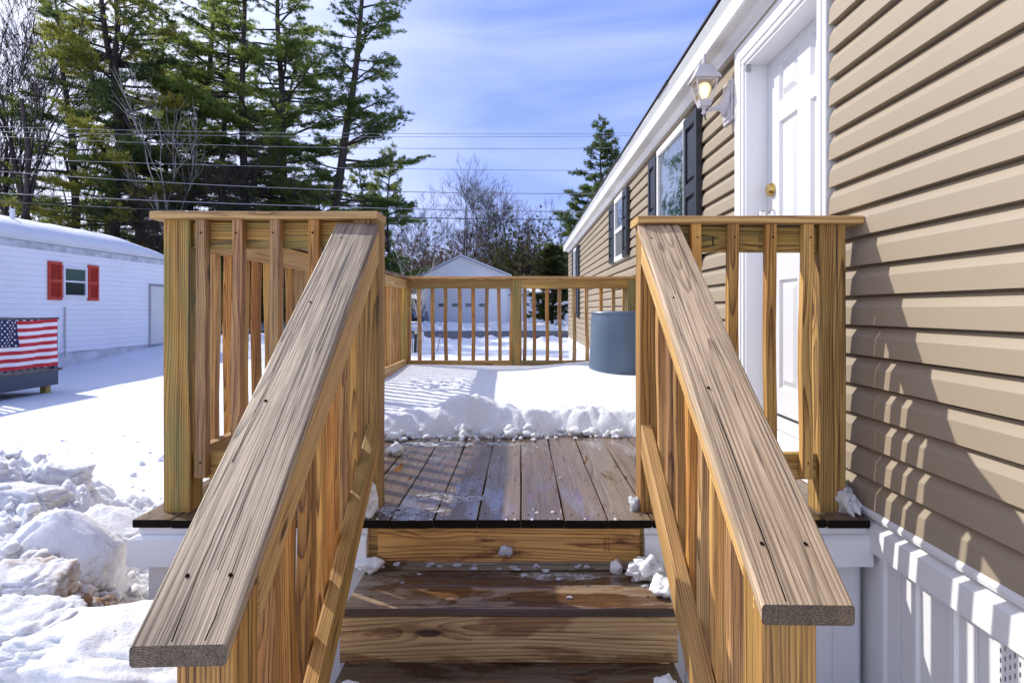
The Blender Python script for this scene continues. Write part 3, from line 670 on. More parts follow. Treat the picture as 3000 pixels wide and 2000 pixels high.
# starter trim and sloped band over the skirting
mb = MB()
def extr_y(mb, prof, y0, y1, mi=0, close=True):
    n = len(prof); V = [(x, y0, z) for x, z in prof]+[(x, y1, z) for x, z in prof]
    F_ = [(i, (i+1) % n, n+(i+1) % n, n+i) for i in range(n if close else n-1)]
    mb.add(V, F_, mi)
    if close: mb.add([(x, y0, z) for x, z in prof], [tuple(range(n))], mi); mb.add([(x, y1, z) for x, z in prof], [tuple(range(n))[::-1]], mi)
extr_y(mb, [(WX, .834), (WX-.022, .830), (WX-.027, .818), (WX-.025, .806), (WX, .803)], -4, 15.02)
mb.build('starter_trim', WHITE, home)
mb = MB()
extr_y(mb, [(WX+.01, .800), (WX-.006, .797), (WX-.032, .777), (WX-.036, .703), (WX-.014, .701), (WX+.01, .701)], -4, 15.03)
mb.build('skirting_band', WHITE, home)
mb = MB(); y = -4.0; pts = [(y, 0)]
while y < 15.0:
    for dy, o_ in ((.062, 0), (.067, .010), (.088, .010), (.093, 0), (.150, 0), (.152, -.008), (.158, -.008), (.160, 0), (.222, 0), (.227, .010), (.248, .010), (.253, 0)): pts.append((y+dy, o_))
    y += .318
for a, b in zip(pts, pts[1:]):
    if b[0] < 15.0: mb.poly([(WX-.006-a[1], a[0], 0), (WX-.006-a[1], a[0], .702), (WX-.006-b[1], b[0], .702), (WX-.006-b[1], b[0], 0)])
mb.build('skirting', WHITE, home)
mb = MB(); mb.box(WX-.020, WX-.006, 1.385, 1.475, .0, .70); 
for i in range(6):
    for j in range(30):
        yy = 1.394+i*.0145; zz = .69-j*.0235-(i % 2)*.0115
        mb.poly([(WX-.0212, yy, zz), (WX-.0212, yy+.0028, zz-.002), (WX-.0212, yy+.0028, zz-.0135), (WX-.0212, yy, zz-.0115)], 1)
mb.build('skirting_vent', [WHITE, plain('vent_slot', (.05,.03,.05), .8)], home)
# eave: fascia, soffit, frieze, roof
mb = MB(); extr_y(mb, [(1.030, 2.918), (1.030, 2.998), (1.042, 2.998), (1.046, 2.918)], -4, 15.12); mb.build('fascia', WHITE, home)
mb = MB(); extr_y(mb, [(1.040, 3.000), (1.019, 3.062), (1.024, 3.066), (1.06, 3.066), (1.06, 3.0)], -4, 15.12); mb.build('drip_edge', plain('grey_drip_edge', (.50,.51,.52), .5), home)
t = NT('perforated_soffit'); p = t.geo(); s_ = t.n('SeparateXYZ', i0=p)
gr = t.m('FRACT', t.m('MULTIPLY', s_.outputs[0], 80.0)); gy = t.m('FRACT', t.m('MULTIPLY', s_.outputs[1], 70.0))
hole = t.m('MULTIPLY', t.m('LESS_THAN', gr, .30), t.m('LESS_THAN', gy, .55))
SOFF = t.set(t.mix(t.m('MULTIPLY', hole, .75), (.72,.71,.69), (.06,.05,.045)), .5)
mb = MB(); mb.box(1.046, 1.092, -4, 15.10, 2.918, 2.926, 0); mb.build('soffit_perforated', SOFF, home)
mb = MB(); extr_y(mb, [(1.092, 2.9165), (1.108, 2.9165), (1.112, 2.914), (1.143, 2.898), (1.146, 2.884), (1.162, 2.884), (1.20, 2.93), (1.092, 2.93)], -4, 15.10); mb.build('frieze', WHITE, home)
mb = MB()
yy = -4.0; rr = random.Random(4)
while yy < 15.1:
    y2 = min(15.14, yy+.33); e = rr.uniform(-.004, .004)
    mb.add([(1.008+e, yy, 3.070+e), (1.008+e, y2, 3.070+e), (3.3, y2, 3.75), (3.3, yy, 3.75), (1.010+e, yy, 3.084+e), (1.010+e, y2, 3.084+e), (3.3, y2, 3.762), (3.3, yy, 3.762)],
           [(0,1,2,3),(4,7,6,5),(0,4,5,1),(1,5,6,2),(3,2,6,7),(0,3,7,4)]); yy = y2+.0008
extr_y(mb, [(3.3, 3.75), (3.3, 3.762), (5.6, 3.08), (5.6, 3.066)], -4, 15.14)
mb.build('roof', SHING, home)
mb = MB(); mb.poly([(1.05, 15.0, 2.92), (5.5, 15.0, 2.92), (3.3, 15.0, 3.74)]); mb.poly([(1.05, -4, 2.92), (5.5, -4, 2.92), (3.3, -4, 3.74)]); mb.build('gable', TAN, home)
# front door
XF = 1.138
cas = MB()
for (x0, x1, y0, y1, z0, z1) in ((XF, WX+.03, DY0, 2.375, .80, 2.7475), (XF, WX+.03, 3.160, DY1, .80, 2.7475), (XF, WX+.03, DY0, DY1, 2.748, 2.860)): cas.box(x0, x1, y0, y1, z0, z1, b=.006)
for (y0, y1, z0, z1) in ((DY0+.024, 2.352, .80, 2.772), (3.184, 3.232, .80, 2.772), (DY0+.024, 3.232, 2.775, 2.822)): cas.box(XF-.007, XF+.002, y0, y1, z0, z1, b=.002)
cas.build('door_casing', WHITE, home)
jm = MB(); XD = 1.257
jm.box(XF+.012, XD+.05, 3.147, 3.1595, .86, 2.748); jm.box(XF+.012, XD+.05, 2.3755, 2.385, .86, 2.748); jm.box(XF+.012, XD+.05, 2.386, 3.146, 2.735, 2.7475)
jm.build('door_jamb', WHITED, home)
door = MB()
PY = ((2.478, 2.674), (2.800, 2.997)); PZ = ((1.10, 1.63), (1.77, 2.40), (2.50, 2.68))
ys_ = [2.36, 2.478, 2.674, 2.800, 2.997, 3.146]; zs_ = [.90, 1.10, 1.63, 1.77, 2.40, 2.50, 2.68, 2.734]
for i in range(5):
    for j in range(7):
        y0, y1, z0, z1 = ys_[i], ys_[i+1], zs_[j], zs_[j+1]
        if i in (1, 3) and j in (1, 3, 5):
            def rect(k, x): return [(x, y0+k, z0+k), (x, y1-k, z0+k), (x, y1-k, z1-k), (x, y0+k, z1-k)]
            lv = [rect(0, XD), rect(.012, XD+.014), rect(.022, XD+.014), rect(.046, XD+.001)]
            for a, b in zip(lv, lv[1:]):
                for q in range(4): door.poly([a[q], a[(q+1) % 4], b[(q+1) % 4], b[q]])
            door.poly(lv[-1])
        else: door.poly([(XD, y0, z0), (XD, y1, z0), (XD, y1, z1), (XD, y0, z1)])
t = NT('embossed_white_door'); p = t.geo(); gn = t.noise(t.vm('MULTIPLY', p, (90, 90, 3)), 1, 4, .6)
DOORM = t.set((.62,.622,.635), .35, gn, .6, .002)
dro = door.build('door', DOORM, home)
mb = MB(); mb.box(XD-.003, XD+.02, 2.386, 3.146, .968, .978); mb.build('door_sweep', BLACK, dro)
mb = MB(); extr_y(mb, [(XD+.04, .898), (XD-.02, .896), (XF-.01, .868), (XF-.012, .802), (XD+.04, .802)], 2.30, 3.29); mb.build('threshold', WHITE, home)
def knobx(mb, y, z, prof, n=24):   # revolve about an axis along -x; prof of (radius, depth)
    V = []; Fc = []
    for r_, d_ in prof: V += [(XD-d_, y+r_*math.cos(2*math.pi*j/n), z+r_*math.sin(2*math.pi*j/n)) for j in range(n)]
    for i in range(len(prof)-1):
        for j in range(n): Fc.append((i*n+j, i*n+(j+1) % n, (i+1)*n+(j+1) % n, (i+1)*n+j))
    mb.add(V, Fc)
mb = MB(); knobx(mb, 3.075, 2.085, [(.034, .001), (.034, .008), (.026, .026), (.024, .028), (0, .028)]); mb.build('deadbolt', BRASS, dro, smooth=False)
mb = MB(); knobx(mb, 3.075, 1.955, [(.034, .001), (.032, .010), (.014, .014), (.012, .034), (.024, .042), (.029, .056), (.024, .068), (0, .072)]); mb.build('door_knob', CHROME, dro, smooth=True)
mb = MB(); mb.box(XF+.004, XF+.03, 3.128, 3.145, 2.70, 2.735, b=.002); mb.build('latch_bracket', METAL, home)

# windows and shutters on the long wall
def window(y0, y1, z0, z1, split=None, lab=None):
    mb = MB(); fw = .055
    for (a, b, c, d) in ((y0, y1, z1-fw, z1), (y0, y1, z0, z0+fw)): mb.box(1.118, WX, a, b, c, d, b=.005)
    for (a, b) in ((y0, y0+fw*.8), (y1-fw*.8, y1)): mb.box(1.1195, WX, a, b, z0+fw+.001, z1-fw-.001, b=.005)
    if split: mb.box(1.1145, WX, y0+fw*.8+.001, y1-fw*.8-.001, split-.022, split+.022, b=.004)
    f = mb.build('window', WHITE, home)
    if lab: f['label'] = lab
    mb = MB(); zt = split if split else z0+fw
    mb.poly([(1.138, y0+.02, zt), (1.138, y1-.02, zt), (1.138, y1-.02, z1-.03), (1.138, y0+.02, z1-.03)]); mb.build('pane', GLASS, f)
    if split:
        mb = MB(); mb.box(1.132, 1.136, y0+.06, y1-.06, z0+.055, split-.025); mb.build('insect_screen', plain('grey_screen', (.085,.09,.095), .6), f)
        mb = MB()
        for a, b, c, d in ((y0+.045, y0+.06, z0+.05, split-.023), (y1-.06, y1-.045, z0+.05, split-.023)): mb.box(1.126, 1.146, a, b, c, d)
        mb.build('screen_frame', WHITE, f)
    return f
def shutter(y0, y1, z0, z1, parts=(.5,)):
    mb = MB(); xo, xb = 1.108, 1.150
    st = .05
    mb.box(xo, xb, y0, y0+st, z0, z1, b=.003); mb.box(xo, xb, y1-st, y1, z0, z1, b=.003)
    zs = [z0]+[z0+(z1-z0)*p for p in parts]+[z1]
    for i, z in enumerate(zs):
        h = .075 if i in (0, len(zs)-1) else .085
        a = z if i == 0 else (z-h if i == len(zs)-1 else z-h/2)
        mb.box(xo+.001, xb, y0+st, y1-st, a, a+h, b=.003)
    for i in range(len(zs)-1):
        a = zs[i]+(.075 if i == 0 else .042); b = zs[i+1]-(.075 if i == len(zs)-2 else .042)
        mb.box(xo+.020, xb, y0+st, y1-st, a, b); mb.box(xo+.007, xo+.022, y0+st+.028, y1-st-.028, a+.03, b-.03, b=.006)
    return mb.build('shutter', SHUT, home)
window(4.225, 5.10, 1.80, 2.80, None, 'wide picture window')
shutter(3.905, 4.215, 1.79, 2.775); shutter(5.115, 5.40, 1.79, 2.775)
window(6.80, 7.44, 2.06, 2.81, 2.41, 'small double hung window'); shutter(6.50, 6.795, 2.065, 2.790); shutter(7.445, 7.83, 2.065, 2.790)
window(12.55, 13.26, 1.36, 2.78, 2.05, 'tall window near the far end'); shutter(12.1, 12.54, 1.335, 2.77); shutter(13.27, 13.6, 1.335, 2.77)

# wall lantern beside the door
LX, LY = 1.014, 3.41
lan = thing('wall_lantern', (WX, 3.40, 2.63), 'small white coach lantern with its yellow bulb lit, mounted beside the white door', 'wall lantern')
WP = plain('white_lantern_paint', (.52,.50,.53), .5, .08, 30)
mb = MB(); mb.box(1.138, WX, 3.325, 3.475, 2.515, 2.745, b=.006); mb.box(1.130, 1.139, 3.345, 3.455, 2.535, 2.725, b=.004); mb.build('mounting_block', WP, lan)
mb = MB(); n = 24
V = []; Fc = []
pr = [(.062, .072, 1.131), (.060, .070, 1.118), (.030, .04, 1.106), (.016, .02, 1.09), (.011, .012, 1.07), (.010, .010, 1.03)]
for i, (ry, rz, x) in enumerate(pr):
    V += [(x, 3.40+ry*math.cos(2*math.pi*j/n), 2.63-.008*i+rz*math.sin(2*math.pi*j/n)-.0) for j in range(n)]
for i in range(len(pr)-1):
    for j in range(n): Fc.append((i*n+j, i*n+(j+1) % n, (i+1)*n+(j+1) % n, (i+1)*n+j))
mb.add(V, Fc); mb.build('bracket', WP, lan, smooth=True)
mb = MB(); mb.lathe(LX, LY, [(0, 2.568), (.012, 2.568), (.015, 2.575), (.009, 2.59), (.012, 2.602), (.02, 2.612), (0, 2.612)], 16); mb.build('stem', WP, lan, smooth=True)
mb = MB(); mb.tube([(LX+.003, LY, 2.572), (LX+.004, LY, 2.55), (LX+.010, LY-.002, 2.535)], .004, 6); mb.build('photocell_wire', BLACK, lan)
def sq(mb, rows, mi=0):
    for (a, za), (b, zb) in zip(rows, rows[1:]):
        A = [(LX+sx_*a, LY+sy_*a, za) for sx_, sy_ in ((-1,-1),(1,-1),(1,1),(-1,1))]; B = [(LX+sx_*b, LY+sy_*b, zb) for sx_, sy_ in ((-1,-1),(1,-1),(1,1),(-1,1))]
        for q in range(4): mb.poly([A[q], A[(q+1) % 4], B[(q+1) % 4], B[q]], mi)
mb = MB(); sq(mb, [(0, 2.608), (.028, 2.610), (.036, 2.636), (.038, 2.642), (.030, 2.643)])
for i in range(4):
    c0 = ((-1,-1),(1,-1),(1,1),(-1,1))[i]
    mb.tube([(LX+c0[0]*.035, LY+c0[1]*.035, 2.640), (LX+c0[0]*.058, LY+c0[1]*.058, 2.752)], .0045, 4)
sq(mb, [(.058, 2.744), (.060, 2.746), (.060, 2.756), (.05, 2.756)]); mb.build('cage', WP, lan)
mb = MB(); sq(mb, [(.072, 2.756), (.074, 2.752), (.073, 2.760), (.055, 2.790), (.044, 2.815), (.040, 2.826), (.041, 2.832), (.028, 2.838), (.0, 2.842)])
mb.build('hood', WP, lan)
mb = MB(); mb.lathe(LX, LY, [(.010, 2.838), (.008, 2.845), (.016, 2.853), (.012, 2.862), (.007, 2.868), (.010, 2.876), (.009, 2.892), (0, 2.908)], 14); mb.build('finial', WP, lan, smooth=True)
t = NT('lantern_glass'); tr = t.n('BsdfTransparent', Color=(.93,.93,.86,1)); gl = t.n('BsdfGlossy', Roughness=.05); ms = t.n('MixShader', i0=.10); t.link(tr.outputs[0], ms.inputs[1]); t.link(gl.outputs[0], ms.inputs[2]); t.link(ms.outputs[0], t.out.inputs[0]); LGL = t.mat
mb = MB(); sq(mb, [(.033, 2.643), (.055, 2.744)]); mb.build('glass', LGL, lan)
t = NT('lit_bulb'); lw = t.n('LayerWeight', Blend=.35); em = t.n('Emission', Color=t.mix(lw.outputs['Facing'], (1, .80, .42), (1, .50, .16)), Strength=t.ramp(lw.outputs['Facing'], 0, .8, 2.6, .75)); t.link(em.outputs[0], t.out.inputs[0])
mb = MB(); mb.lathe(LX, LY, [(0, 2.744), (.018, 2.741), (.030, 2.731), (.0355, 2.715), (.034, 2.698), (.024, 2.678), (.016, 2.663), (.014, 2.652)], 24); mb.build('bulb', t.mat, lan, smooth=True)
mb = MB(); mb.lathe(LX, LY, [(.014, 2.655), (.016, 2.652), (.016, 2.642), (0, 2.642)], 16); mb.build('socket', plain('socket', (.45,.5,.48), .3), lan)

# ================= WHITE TRAILER (left) =================
TX = -10.1; TY0, TY1 = 3.0, 17.9
tr_ = thing('white_trailer', (TX, 14, .2), 'long white trailer home with red shutters and snow on its roof on the left', 'mobile home')
mb = MB(); lap_siding(mb, (TX, TY0), (TX, TY1), .55, 2.87, .118, (1, 0), [(0, .012), (.85, .010), (.93, -.004)], .55)
lap_siding(mb, (TX, TY1), (TX-4.0, TY1), .55, 2.87, .118, (0, 1), [(0, .012), (.85, .010), (.93, -.004)], .55); mb.build('siding', WSID, tr_)
mb = MB(); mb.box(TX-4, TX-.02, TY0, TY1-.02, .0, 2.87); mb.build('wall_core', WSID, tr_)
mb = MB(); mb.box(TX-.01, TX+.004, TY0, TY1-.03, -.1, .55); mb.box(TX-4, TX-.03, TY1-.03, TY1-.012, -.1, .55); mb.build('skirting', plain('stained_white_skirting', (.60,.60,.62), .6, .22, 3), tr_)
mb = MB(); mb.box(TX-.0, TX+.022, TY0, TY1+.02, 2.74, 2.90, b=.005); mb.box(TX, TX+.018, TY0, TY1, .515, .56, b=.004); mb.build('eave_trim', plain('weathered_white_trim', (.52,.53,.55), .6, .3, 4), tr_)
mb = MB(); mb.box(TX+.0, TX+.020, TY1-.05, TY1+.018, .56, 2.74); mb.build('corner_trim', WHITE, tr_)
def roofz(u): return 2.90+.50*math.sin(math.pi*min(1, max(0, u)))**.7
mb = MB(); nu, nv = 28, 120; V = []; Fc = []
for j in range(nv+1):
    yy = TY0+(TY1+.06-TY0)*j/nv; endf = min(1, (TY1+.06-yy)/1.7)**.5 if yy > TY1-1.64 else 1
    for i in range(nu+1):
        u = i/nu; x = TX+.05-4.1*u
        lip = min(1, u/.05, (1-u)/.05)**.5
        z = 2.905+(.50*math.sin(math.pi*u)**.75)*(.35+.65*endf)+(.20*lip)*endf*(1+.12*mn.noise(Vector((x*.7, yy*.6, 1))))+.02*mn.noise(Vector((x*3, yy*3, 1)))
        V.append((x+.03*mn.noise(Vector((yy*1.2, 2, 2))), yy, z))
for j in range(nv):
    for i in range(nu): a = j*(nu+1)+i; Fc.append((a, a+1, a+nu+2, a+nu+1))
b0 = len(V)
for j in range(nv+1): yy = TY0+(TY1+.06-TY0)*j/nv; V.append((TX+.02, yy, 2.895))
for j in range(nv): Fc.append((j*(nu+1), (j+1)*(nu+1), b0+j+1, b0+j))
mb.add(V, Fc); mb.build('roof_snow', SNOW, tr_, smooth=True)
mb = MB(); mb.box(TX-4, TX+.03, TY0, TY1+.03, 2.875, 2.90); mb.build('roof', METAL, tr_)
vx, vy = gx(36, 13.0), 13.0
mb = MB(); mb.tube([(vx, vy, 3.1), (vx, vy, gz(612, 13.0))], .045, 12); mb.build('vent_pipe', WHITE, tr_)
def t_rect(mb, y0, y1, z0, z1, x0, x1, b=.004): mb.box(x0, x1, y0, y1, z0, z1, b=b)
wy0, wy1 = 13.49, 14.24; wz0, wz1 = 1.76, 2.46
mb = MB()
for a in ((wy0, wy1, wz1-.06, wz1), (wy0, wy1, wz0, wz0+.06)): t_rect(mb, *a, TX, TX+.05)
for a in ((wy0, wy0+.06, wz0+.061, wz1-.061), (wy1-.06, wy1, wz0+.061, wz1-.061)): t_rect(mb, *a, TX, TX+.048)
t_rect(mb, wy0+.061, wy1-.061, 2.10, 2.14, TX, TX+.045)
f = mb.build('window', WHITE, tr_)
mb = MB(); mb.poly([(TX+.02, wy0+.05, 2.12), (TX+.02, wy1-.05, 2.12), (TX+.02, wy1-.05, wz1-.05), (TX+.02, wy0+.05, wz1-.05)]); mb.build('pane', GLASSG, f)
mb = MB(); mb.poly([(TX+.02, wy0+.05, wz0+.05), (TX+.02, wy1-.05, wz0+.05), (TX+.02, wy1-.05, 2.12), (TX+.02, wy0+.05, 2.12)]); mb.build('pane', GLASSD, f)
for (a, b) in ((13.07, 13.46), (14.27, 14.62)):
    mb = MB(); z0, z1 = 1.70, 2.53
    for q in ((a, a+.05, z0, z1), (b-.05, b, z0, z1)): t_rect(mb, *q, TX+.012, TX+.050)
    for q in ((z0, z0+.07), (2.08, 2.15), (z1-.07, z1)): t_rect(mb, a+.05, b-.05, q[0], q[1], TX+.012, TX+.049)
    z = z0+.075
    while z < z1-.08:
        if not (2.05 < z < 2.15): mb.add([(TX+.016, a+.05, z+.022), (TX+.044, a+.05, z), (TX+.016, b-.05, z+.022), (TX+.044, b-.05, z), (TX+.048, a+.05, z+.006), (TX+.048, b-.05, z+.006)], [(0, 1, 3, 2), (1, 4, 5, 3), (0, 2, 5, 4)])
        z += .030
    t_rect(mb, a+.04, b-.04, z0+.02, z1-.02, TX+.012, TX+.018, 0)
    mb.build('shutter', REDS, tr_)
mb = MB()
for q in ((16.62, 17.42, .50, .56), (16.62, 17.42, 2.13, 2.19)): t_rect(mb, *q, TX+.01, TX+.045)
for q in ((16.62, 16.68, .561, 2.129), (17.36, 17.42, .561, 2.129)): t_rect(mb, *q, TX+.01, TX+.044)
ad_ = mb.build('access_door', METAL, tr_)
mb = MB(); t_rect(mb, 16.68, 17.36, .56, 2.13, TX+.012, TX+.032, 0); mb.build('panel', plain('cream_door_panel', (.68,.67,.62), .5, .04, 3), ad_)
mb = MB(); [mb.box(TX+.032, TX+.05, 17.27, 17.30, z, z+.05) for z in (1.0, 1.72)]; mb.build('latch', METAL, ad_)
mb = MB(); mb.tube([(TX+.04, 13.55, 1.55), (TX+.04, 13.54, .95), (TX+.07, 13.50, .45)], .016, 6); mb.build('cable', METAL, tr_)

# its grey porch, and the flag hung over the rail
PX = -7.60; PY1 = 10.08; PY0 = 6.6; FZ = .53
por = thing('grey_porch', (-8.8, 9, .1), 'small dark grey porch in front of the white trailer, flag over its rail', 'porch')
mb = MB(); mb.box(TX+.03, PX, PY0, PY1, FZ-.03, FZ, b=.005); mb.box(TX+.03, PX+.03, PY1-.0, PY1+.06, FZ-.03, FZ+.01, b=.003); mb.build('floor', plain('porch_floor', (.13,.12,.11), .7, .2), por)
mb = MB(); mb.box(PX-.04, PX+.0, PY0, PY1, FZ-.26, FZ-.032, b=.003); mb.box(TX+.03, PX-.041, PY1-.04, PY1, FZ-.26, FZ-.032, b=.003); mb.build('skirt_board', GREYP, por)
for (x, y) in ((PX-.10, 9.93), (PX-.10, 8.0), (TX+.3, 9.93)):
    board('porch_post', (x, y, -.1), (x, y, FZ-.10), .10, .10, W_POST, por, up=(0, 1, 0))
for (x, y) in ((PX-.04, PY1-.05), (PX-.04, 8.4), (PX-.04, 7.0), (TX+.1, PY1-.05)):
    mb = MB(); mb.box(x-.04, x+.04, y-.04, y+.04, FZ, 1.33, b=.004); mb.build('rail_post', GREYP, por)
mb = MB(); mb.box(PX-.085, PX+.005, PY0, PY1+.02, 1.331, 1.365, b=.004); mb.box(TX+.05, PX-.086, PY1-.08, PY1+.01, 1.331, 1.365, b=.004); mb.build('handrail', GREYP, por)
mb = MB(); y = PY0+.1
while y < PY1-.12: mb.box(PX-.06, PX-.025, y, y+.035, FZ+.02, 1.33); y += .14
mb.build('rail_slats', GREYP, por)
FR = plain('flag_red', (.46,.018,.03), .75, .1); FW = plain('flag_white', (.78,.76,.80), .75, .05); FB = plain('flag_navy', (.010,.016,.075), .75, .1)
fl0, fl1 = 8.76, 10.02; ft, fb = 1.345, .585
def flagp(u, v, off=0):  # u 0..1 along y, v 0..1 downward
    y = fl0+(fl1-fl0)*u - .02*math.sin(v*2)*(1-u); sag = .028*math.sin(math.pi*min(1, u*1.05))*(1-v)
    z = ft-(ft-fb)*v - sag
    x = PX+.014+.032*math.sin(u*13+v*2.5)*(.3+v*.7)+.016*math.sin(u*27+v*5)+.010*v+off
    return (x, y, z)
fm = MB(); NU = 60
for s_ in range(13):
    for q in range(3):
        v0 = (s_+q/3)/13; v1 = (s_+(q+1)/3)/13
        for i in range(NU): u0, u1 = i/NU, (i+1)/NU; fm.poly([flagp(u0, v0), flagp(u1, v0), flagp(u1, v1), flagp(u0, v1)], s_ % 2)
flag = fm.build('flag', [FR, FW], smooth=True)
tag(flag, 'red, white and blue flag with stars and stripes draped over the grey porch rail', 'flag')
fm = MB()
for i in range(24):
    for q in range(21): u0, u1 = .4*i/24, .4*(i+1)/24; v0, v1 = 7/13*q/21, 7/13*(q+1)/21; fm.poly([flagp(u0, v0, .004), flagp(u1, v0, .004), flagp(u1, v1, .004), flagp(u0, v1, .004)])
for rI in range(9):
    for cI in range(6 if rI % 2 == 0 else 5):
        u = .4*((cI+.5)/6 if rI % 2 == 0 else (cI+1)/6); v = 7/13*(rI+.6)/9.2
        pts = []
        for a in range(10):
            rad = (.021 if a % 2 == 0 else .0085); an = math.pi/2+a*math.pi/5
            pts.append(flagp(u+rad*math.cos(an)/(fl1-fl0), v-rad*math.sin(an)/(ft-fb), .0075))
        c = flagp(u, v, .0075)
        for a in range(10): fm.poly([c, pts[a], pts[(a+1) % 10]], 1)
fm.build('canton', [FB, FW], flag, smooth=True)

# ================= GARAGE across the road =================
GY = 46.7
gar = thing('white_garage', (gx(1360, GY), GY+4, .5), 'white gabled garage with a wide door and snowy roof across the road', 'garage')
gl_, gr_ = gx(1237, GY), gx(1487, GY); gcx = gx(1352, GY); ez = gz(812, GY); az = gz(757, GY)
def clipg(z):
    if z <= ez: return (0, 1)
    k = (az-z)/(az-ez); w_ = gr_-gl_; cx = (gcx-gl_)/w_
    return (max(0, cx*(1-k)), min(1, cx+(1-cx)*k))
mb = MB(); lap_siding(mb, (gl_, GY), (gr_, GY), .3, az, .145, (0, -1), [(0, .016), (.9, .012), (.97, 0)], .3, clipg)
mb.build('siding', WSIDX, gar)
mb = MB(); mb.box(gl_, gr_, GY+.03, GY+8, .2, ez)
mb.poly([(gl_, GY+.02, ez), (gr_, GY+.02, ez), (gcx, GY+.02, az)]); mb.build('wall_core', WSIDX, gar)
def roofslab(mb, th, over, y0, y1, lift, mi=0):
    for sgn, ex in ((-1, gl_), (1, gr_)):
        sl = (az-ez)/abs(gcx-ex); exo = ex+sgn*over; zo = ez-over*sl
        V = [(gcx, y, az+lift+k) for y in (y0, y1) for k in (0, th)]+[(exo, y, zo+lift+k) for y in (y0, y1) for k in (0, th)]
        mb.add(V, [(0,1,3,2),(4,6,7,5),(0,4,5,1),(2,3,7,6),(0,2,6,4),(1,5,7,3)], mi)
mb = MB(); roofslab(mb, .10, .35, GY-.35, GY+8.3, .0); mb.build('rake_trim', WHITE, gar)
mb = MB(); roofslab(mb, .035, .37, GY-.36, GY+8.3, .105); mb.build('shingles', plain('blue_shingle_edge', (.045,.06,.13), .8), gar)
mb = MB(); roofslab(mb, .16, .30, GY-.30, GY+8.2, .142); mb.build('roof_snow', SNOW, gar)
dl, dr = gx(1258, GY), gx(1421, GY)
mb = MB(); mb.box(dl, dr, GY-.03, GY+.02, .35, gz(848, GY), b=.01)
for z in (1.0, 1.55, 2.1): mb.box(dl, dr, GY-.034, GY-.028, z, z+.012)
gd = mb.build('garage_door', plain('grey_white_door', (.63,.65,.70), .5, .03), gar)
for k in range(4):
    a = gx(1284.5+39.6*k, GY-.05); mb = MB(); z0, z1 = gz(898.5, GY), gz(889, GY); mb.box(a, a+.55, GY-.045, GY-.03, z0, z1)
    wd = mb.build('window', GLASSD, gd)
    mb = MB()
    for i in range(6):
        xx = a+.55*i/6; mb.poly([(xx, GY-.047, z0), (xx+.012, GY-.047, z0), (xx+.10, GY-.047, z1), (xx+.088, GY-.047, z1)]); mb.poly([(xx+.088, GY-.0475, z0), (xx+.10, GY-.0475, z0), (xx+.012, GY-.0475, z1), (xx, GY-.0475, z1)])
    mb.build('lattice', METAL, wd)
mb = MB(); mb.box(gx(1233, GY), gx(1239, GY), GY-.04, GY, .3, ez, b=.01); mb.box(gx(1484, GY), gx(1490, GY), GY-.04, GY, .3, ez, b=.01); mb.box(gx(1424, GY), gx(1431, GY), GY-.045, GY, .3, gz(845, GY)); mb.build('corner_boards', WHITE, gar)
AY = 48.5
anx = thing('white_house', (gx(1600, AY), AY+3, .5), 'low white house with a snowy roof behind the dark evergreen, right of the garage', 'house')
mb = MB(); lap_siding(mb, (gx(1470, AY), AY), (gx(1760, AY), AY), .3, gz(866, AY), .15, (0, -1), [(0, .016), (.9, .012), (.97, 0)], .3); mb.box(gx(1470, AY), gx(1760, AY), AY+.03, AY+6, .2, gz(866, AY)); mb.build('wall', WSIDX, anx)
mb = MB(); z0 = gz(866, AY); mb.add([(gx(1466, AY), AY-.3, z0), (gx(1764, AY), AY-.3, z0), (gx(1764, AY), AY+3, z0+.9), (gx(1466, AY), AY+3, z0+.9), (gx(1466, AY), AY-.3, z0+.06), (gx(1764, AY), AY-.3, z0+.06), (gx(1764, AY), AY+3, z0+.96), (gx(1466, AY), AY+3, z0+.96)], [(0,1,2,3),(4,7,6,5),(0,4,5,1),(1,5,6,2),(2,6,7,3),(3,7,4,0)]); mb.build('roof', plain('dark_roof_edge', (.06,.07,.10), .8), anx)
mb = MB(); mb.add([(gx(1468, AY), AY-.25, z0+.065), (gx(1762, AY), AY-.25, z0+.065), (gx(1762, AY), AY+3, z0+.965), (gx(1468, AY), AY+3, z0+.965), (gx(1468, AY), AY-.22, z0+.30), (gx(1762, AY), AY-.22, z0+.30), (gx(1762, AY), AY+3, z0+1.18), (gx(1468, AY), AY+3, z0+1.18)], [(0,1,2,3),(4,7,6,5),(0,4,5,1),(1,5,6,2),(2,6,7,3),(3,7,4,0)]); mb.build('roof_snow', SNOW, anx)

# parked vehicle beside the garage, mostly hidden
vy_ = 43.0; vx1 = gx(1231, vy_); vx0 = vx1-1.85; vz = .47
car = thing('parked_car', ((vx0+vx1)/2, vy_+2, vz), 'dark silver car with a white licence plate parked left of the white garage', 'car')
CARP = plain('car_paint', (.16,.19,.24), .25, .05, Metallic=.6)
def loft(mb, secs, mi=0):
    n = len(secs[0]); V = [p for s_ in secs for p in s_]; Fc = [(i*n+j, i*n+(j+1) % n, (i+1)*n+(j+1) % n, (i+1)*n+j) for i in range(len(secs)-1) for j in range(n)]
    mb.add(V, Fc+[tuple(range(n)), tuple((len(secs)-1)*n+j for j in range(n))], mi)
def csec(y, x0, x1, z0, z1, r=.12): return [(x0, y, z0), (x0, y, z1-r), (x0+r, y, z1), (x1-r, y, z1), (x1, y, z1-r), (x1, y, z0)]
mb = MB(); loft(mb, [csec(vy_, vx0+.08, vx1-.08, vz+.25, vz+.72), csec(vy_+.15, vx0, vx1, vz+.22, vz+.86), csec(vy_+1.1, vx0, vx1, vz+.22, vz+.98), csec(vy_+4.3, vx0, vx1, vz+.22, vz+1.0), csec(vy_+4.5, vx0+.06, vx1-.06, vz+.3, vz+.8)]); mb.build('body', CARP, car)
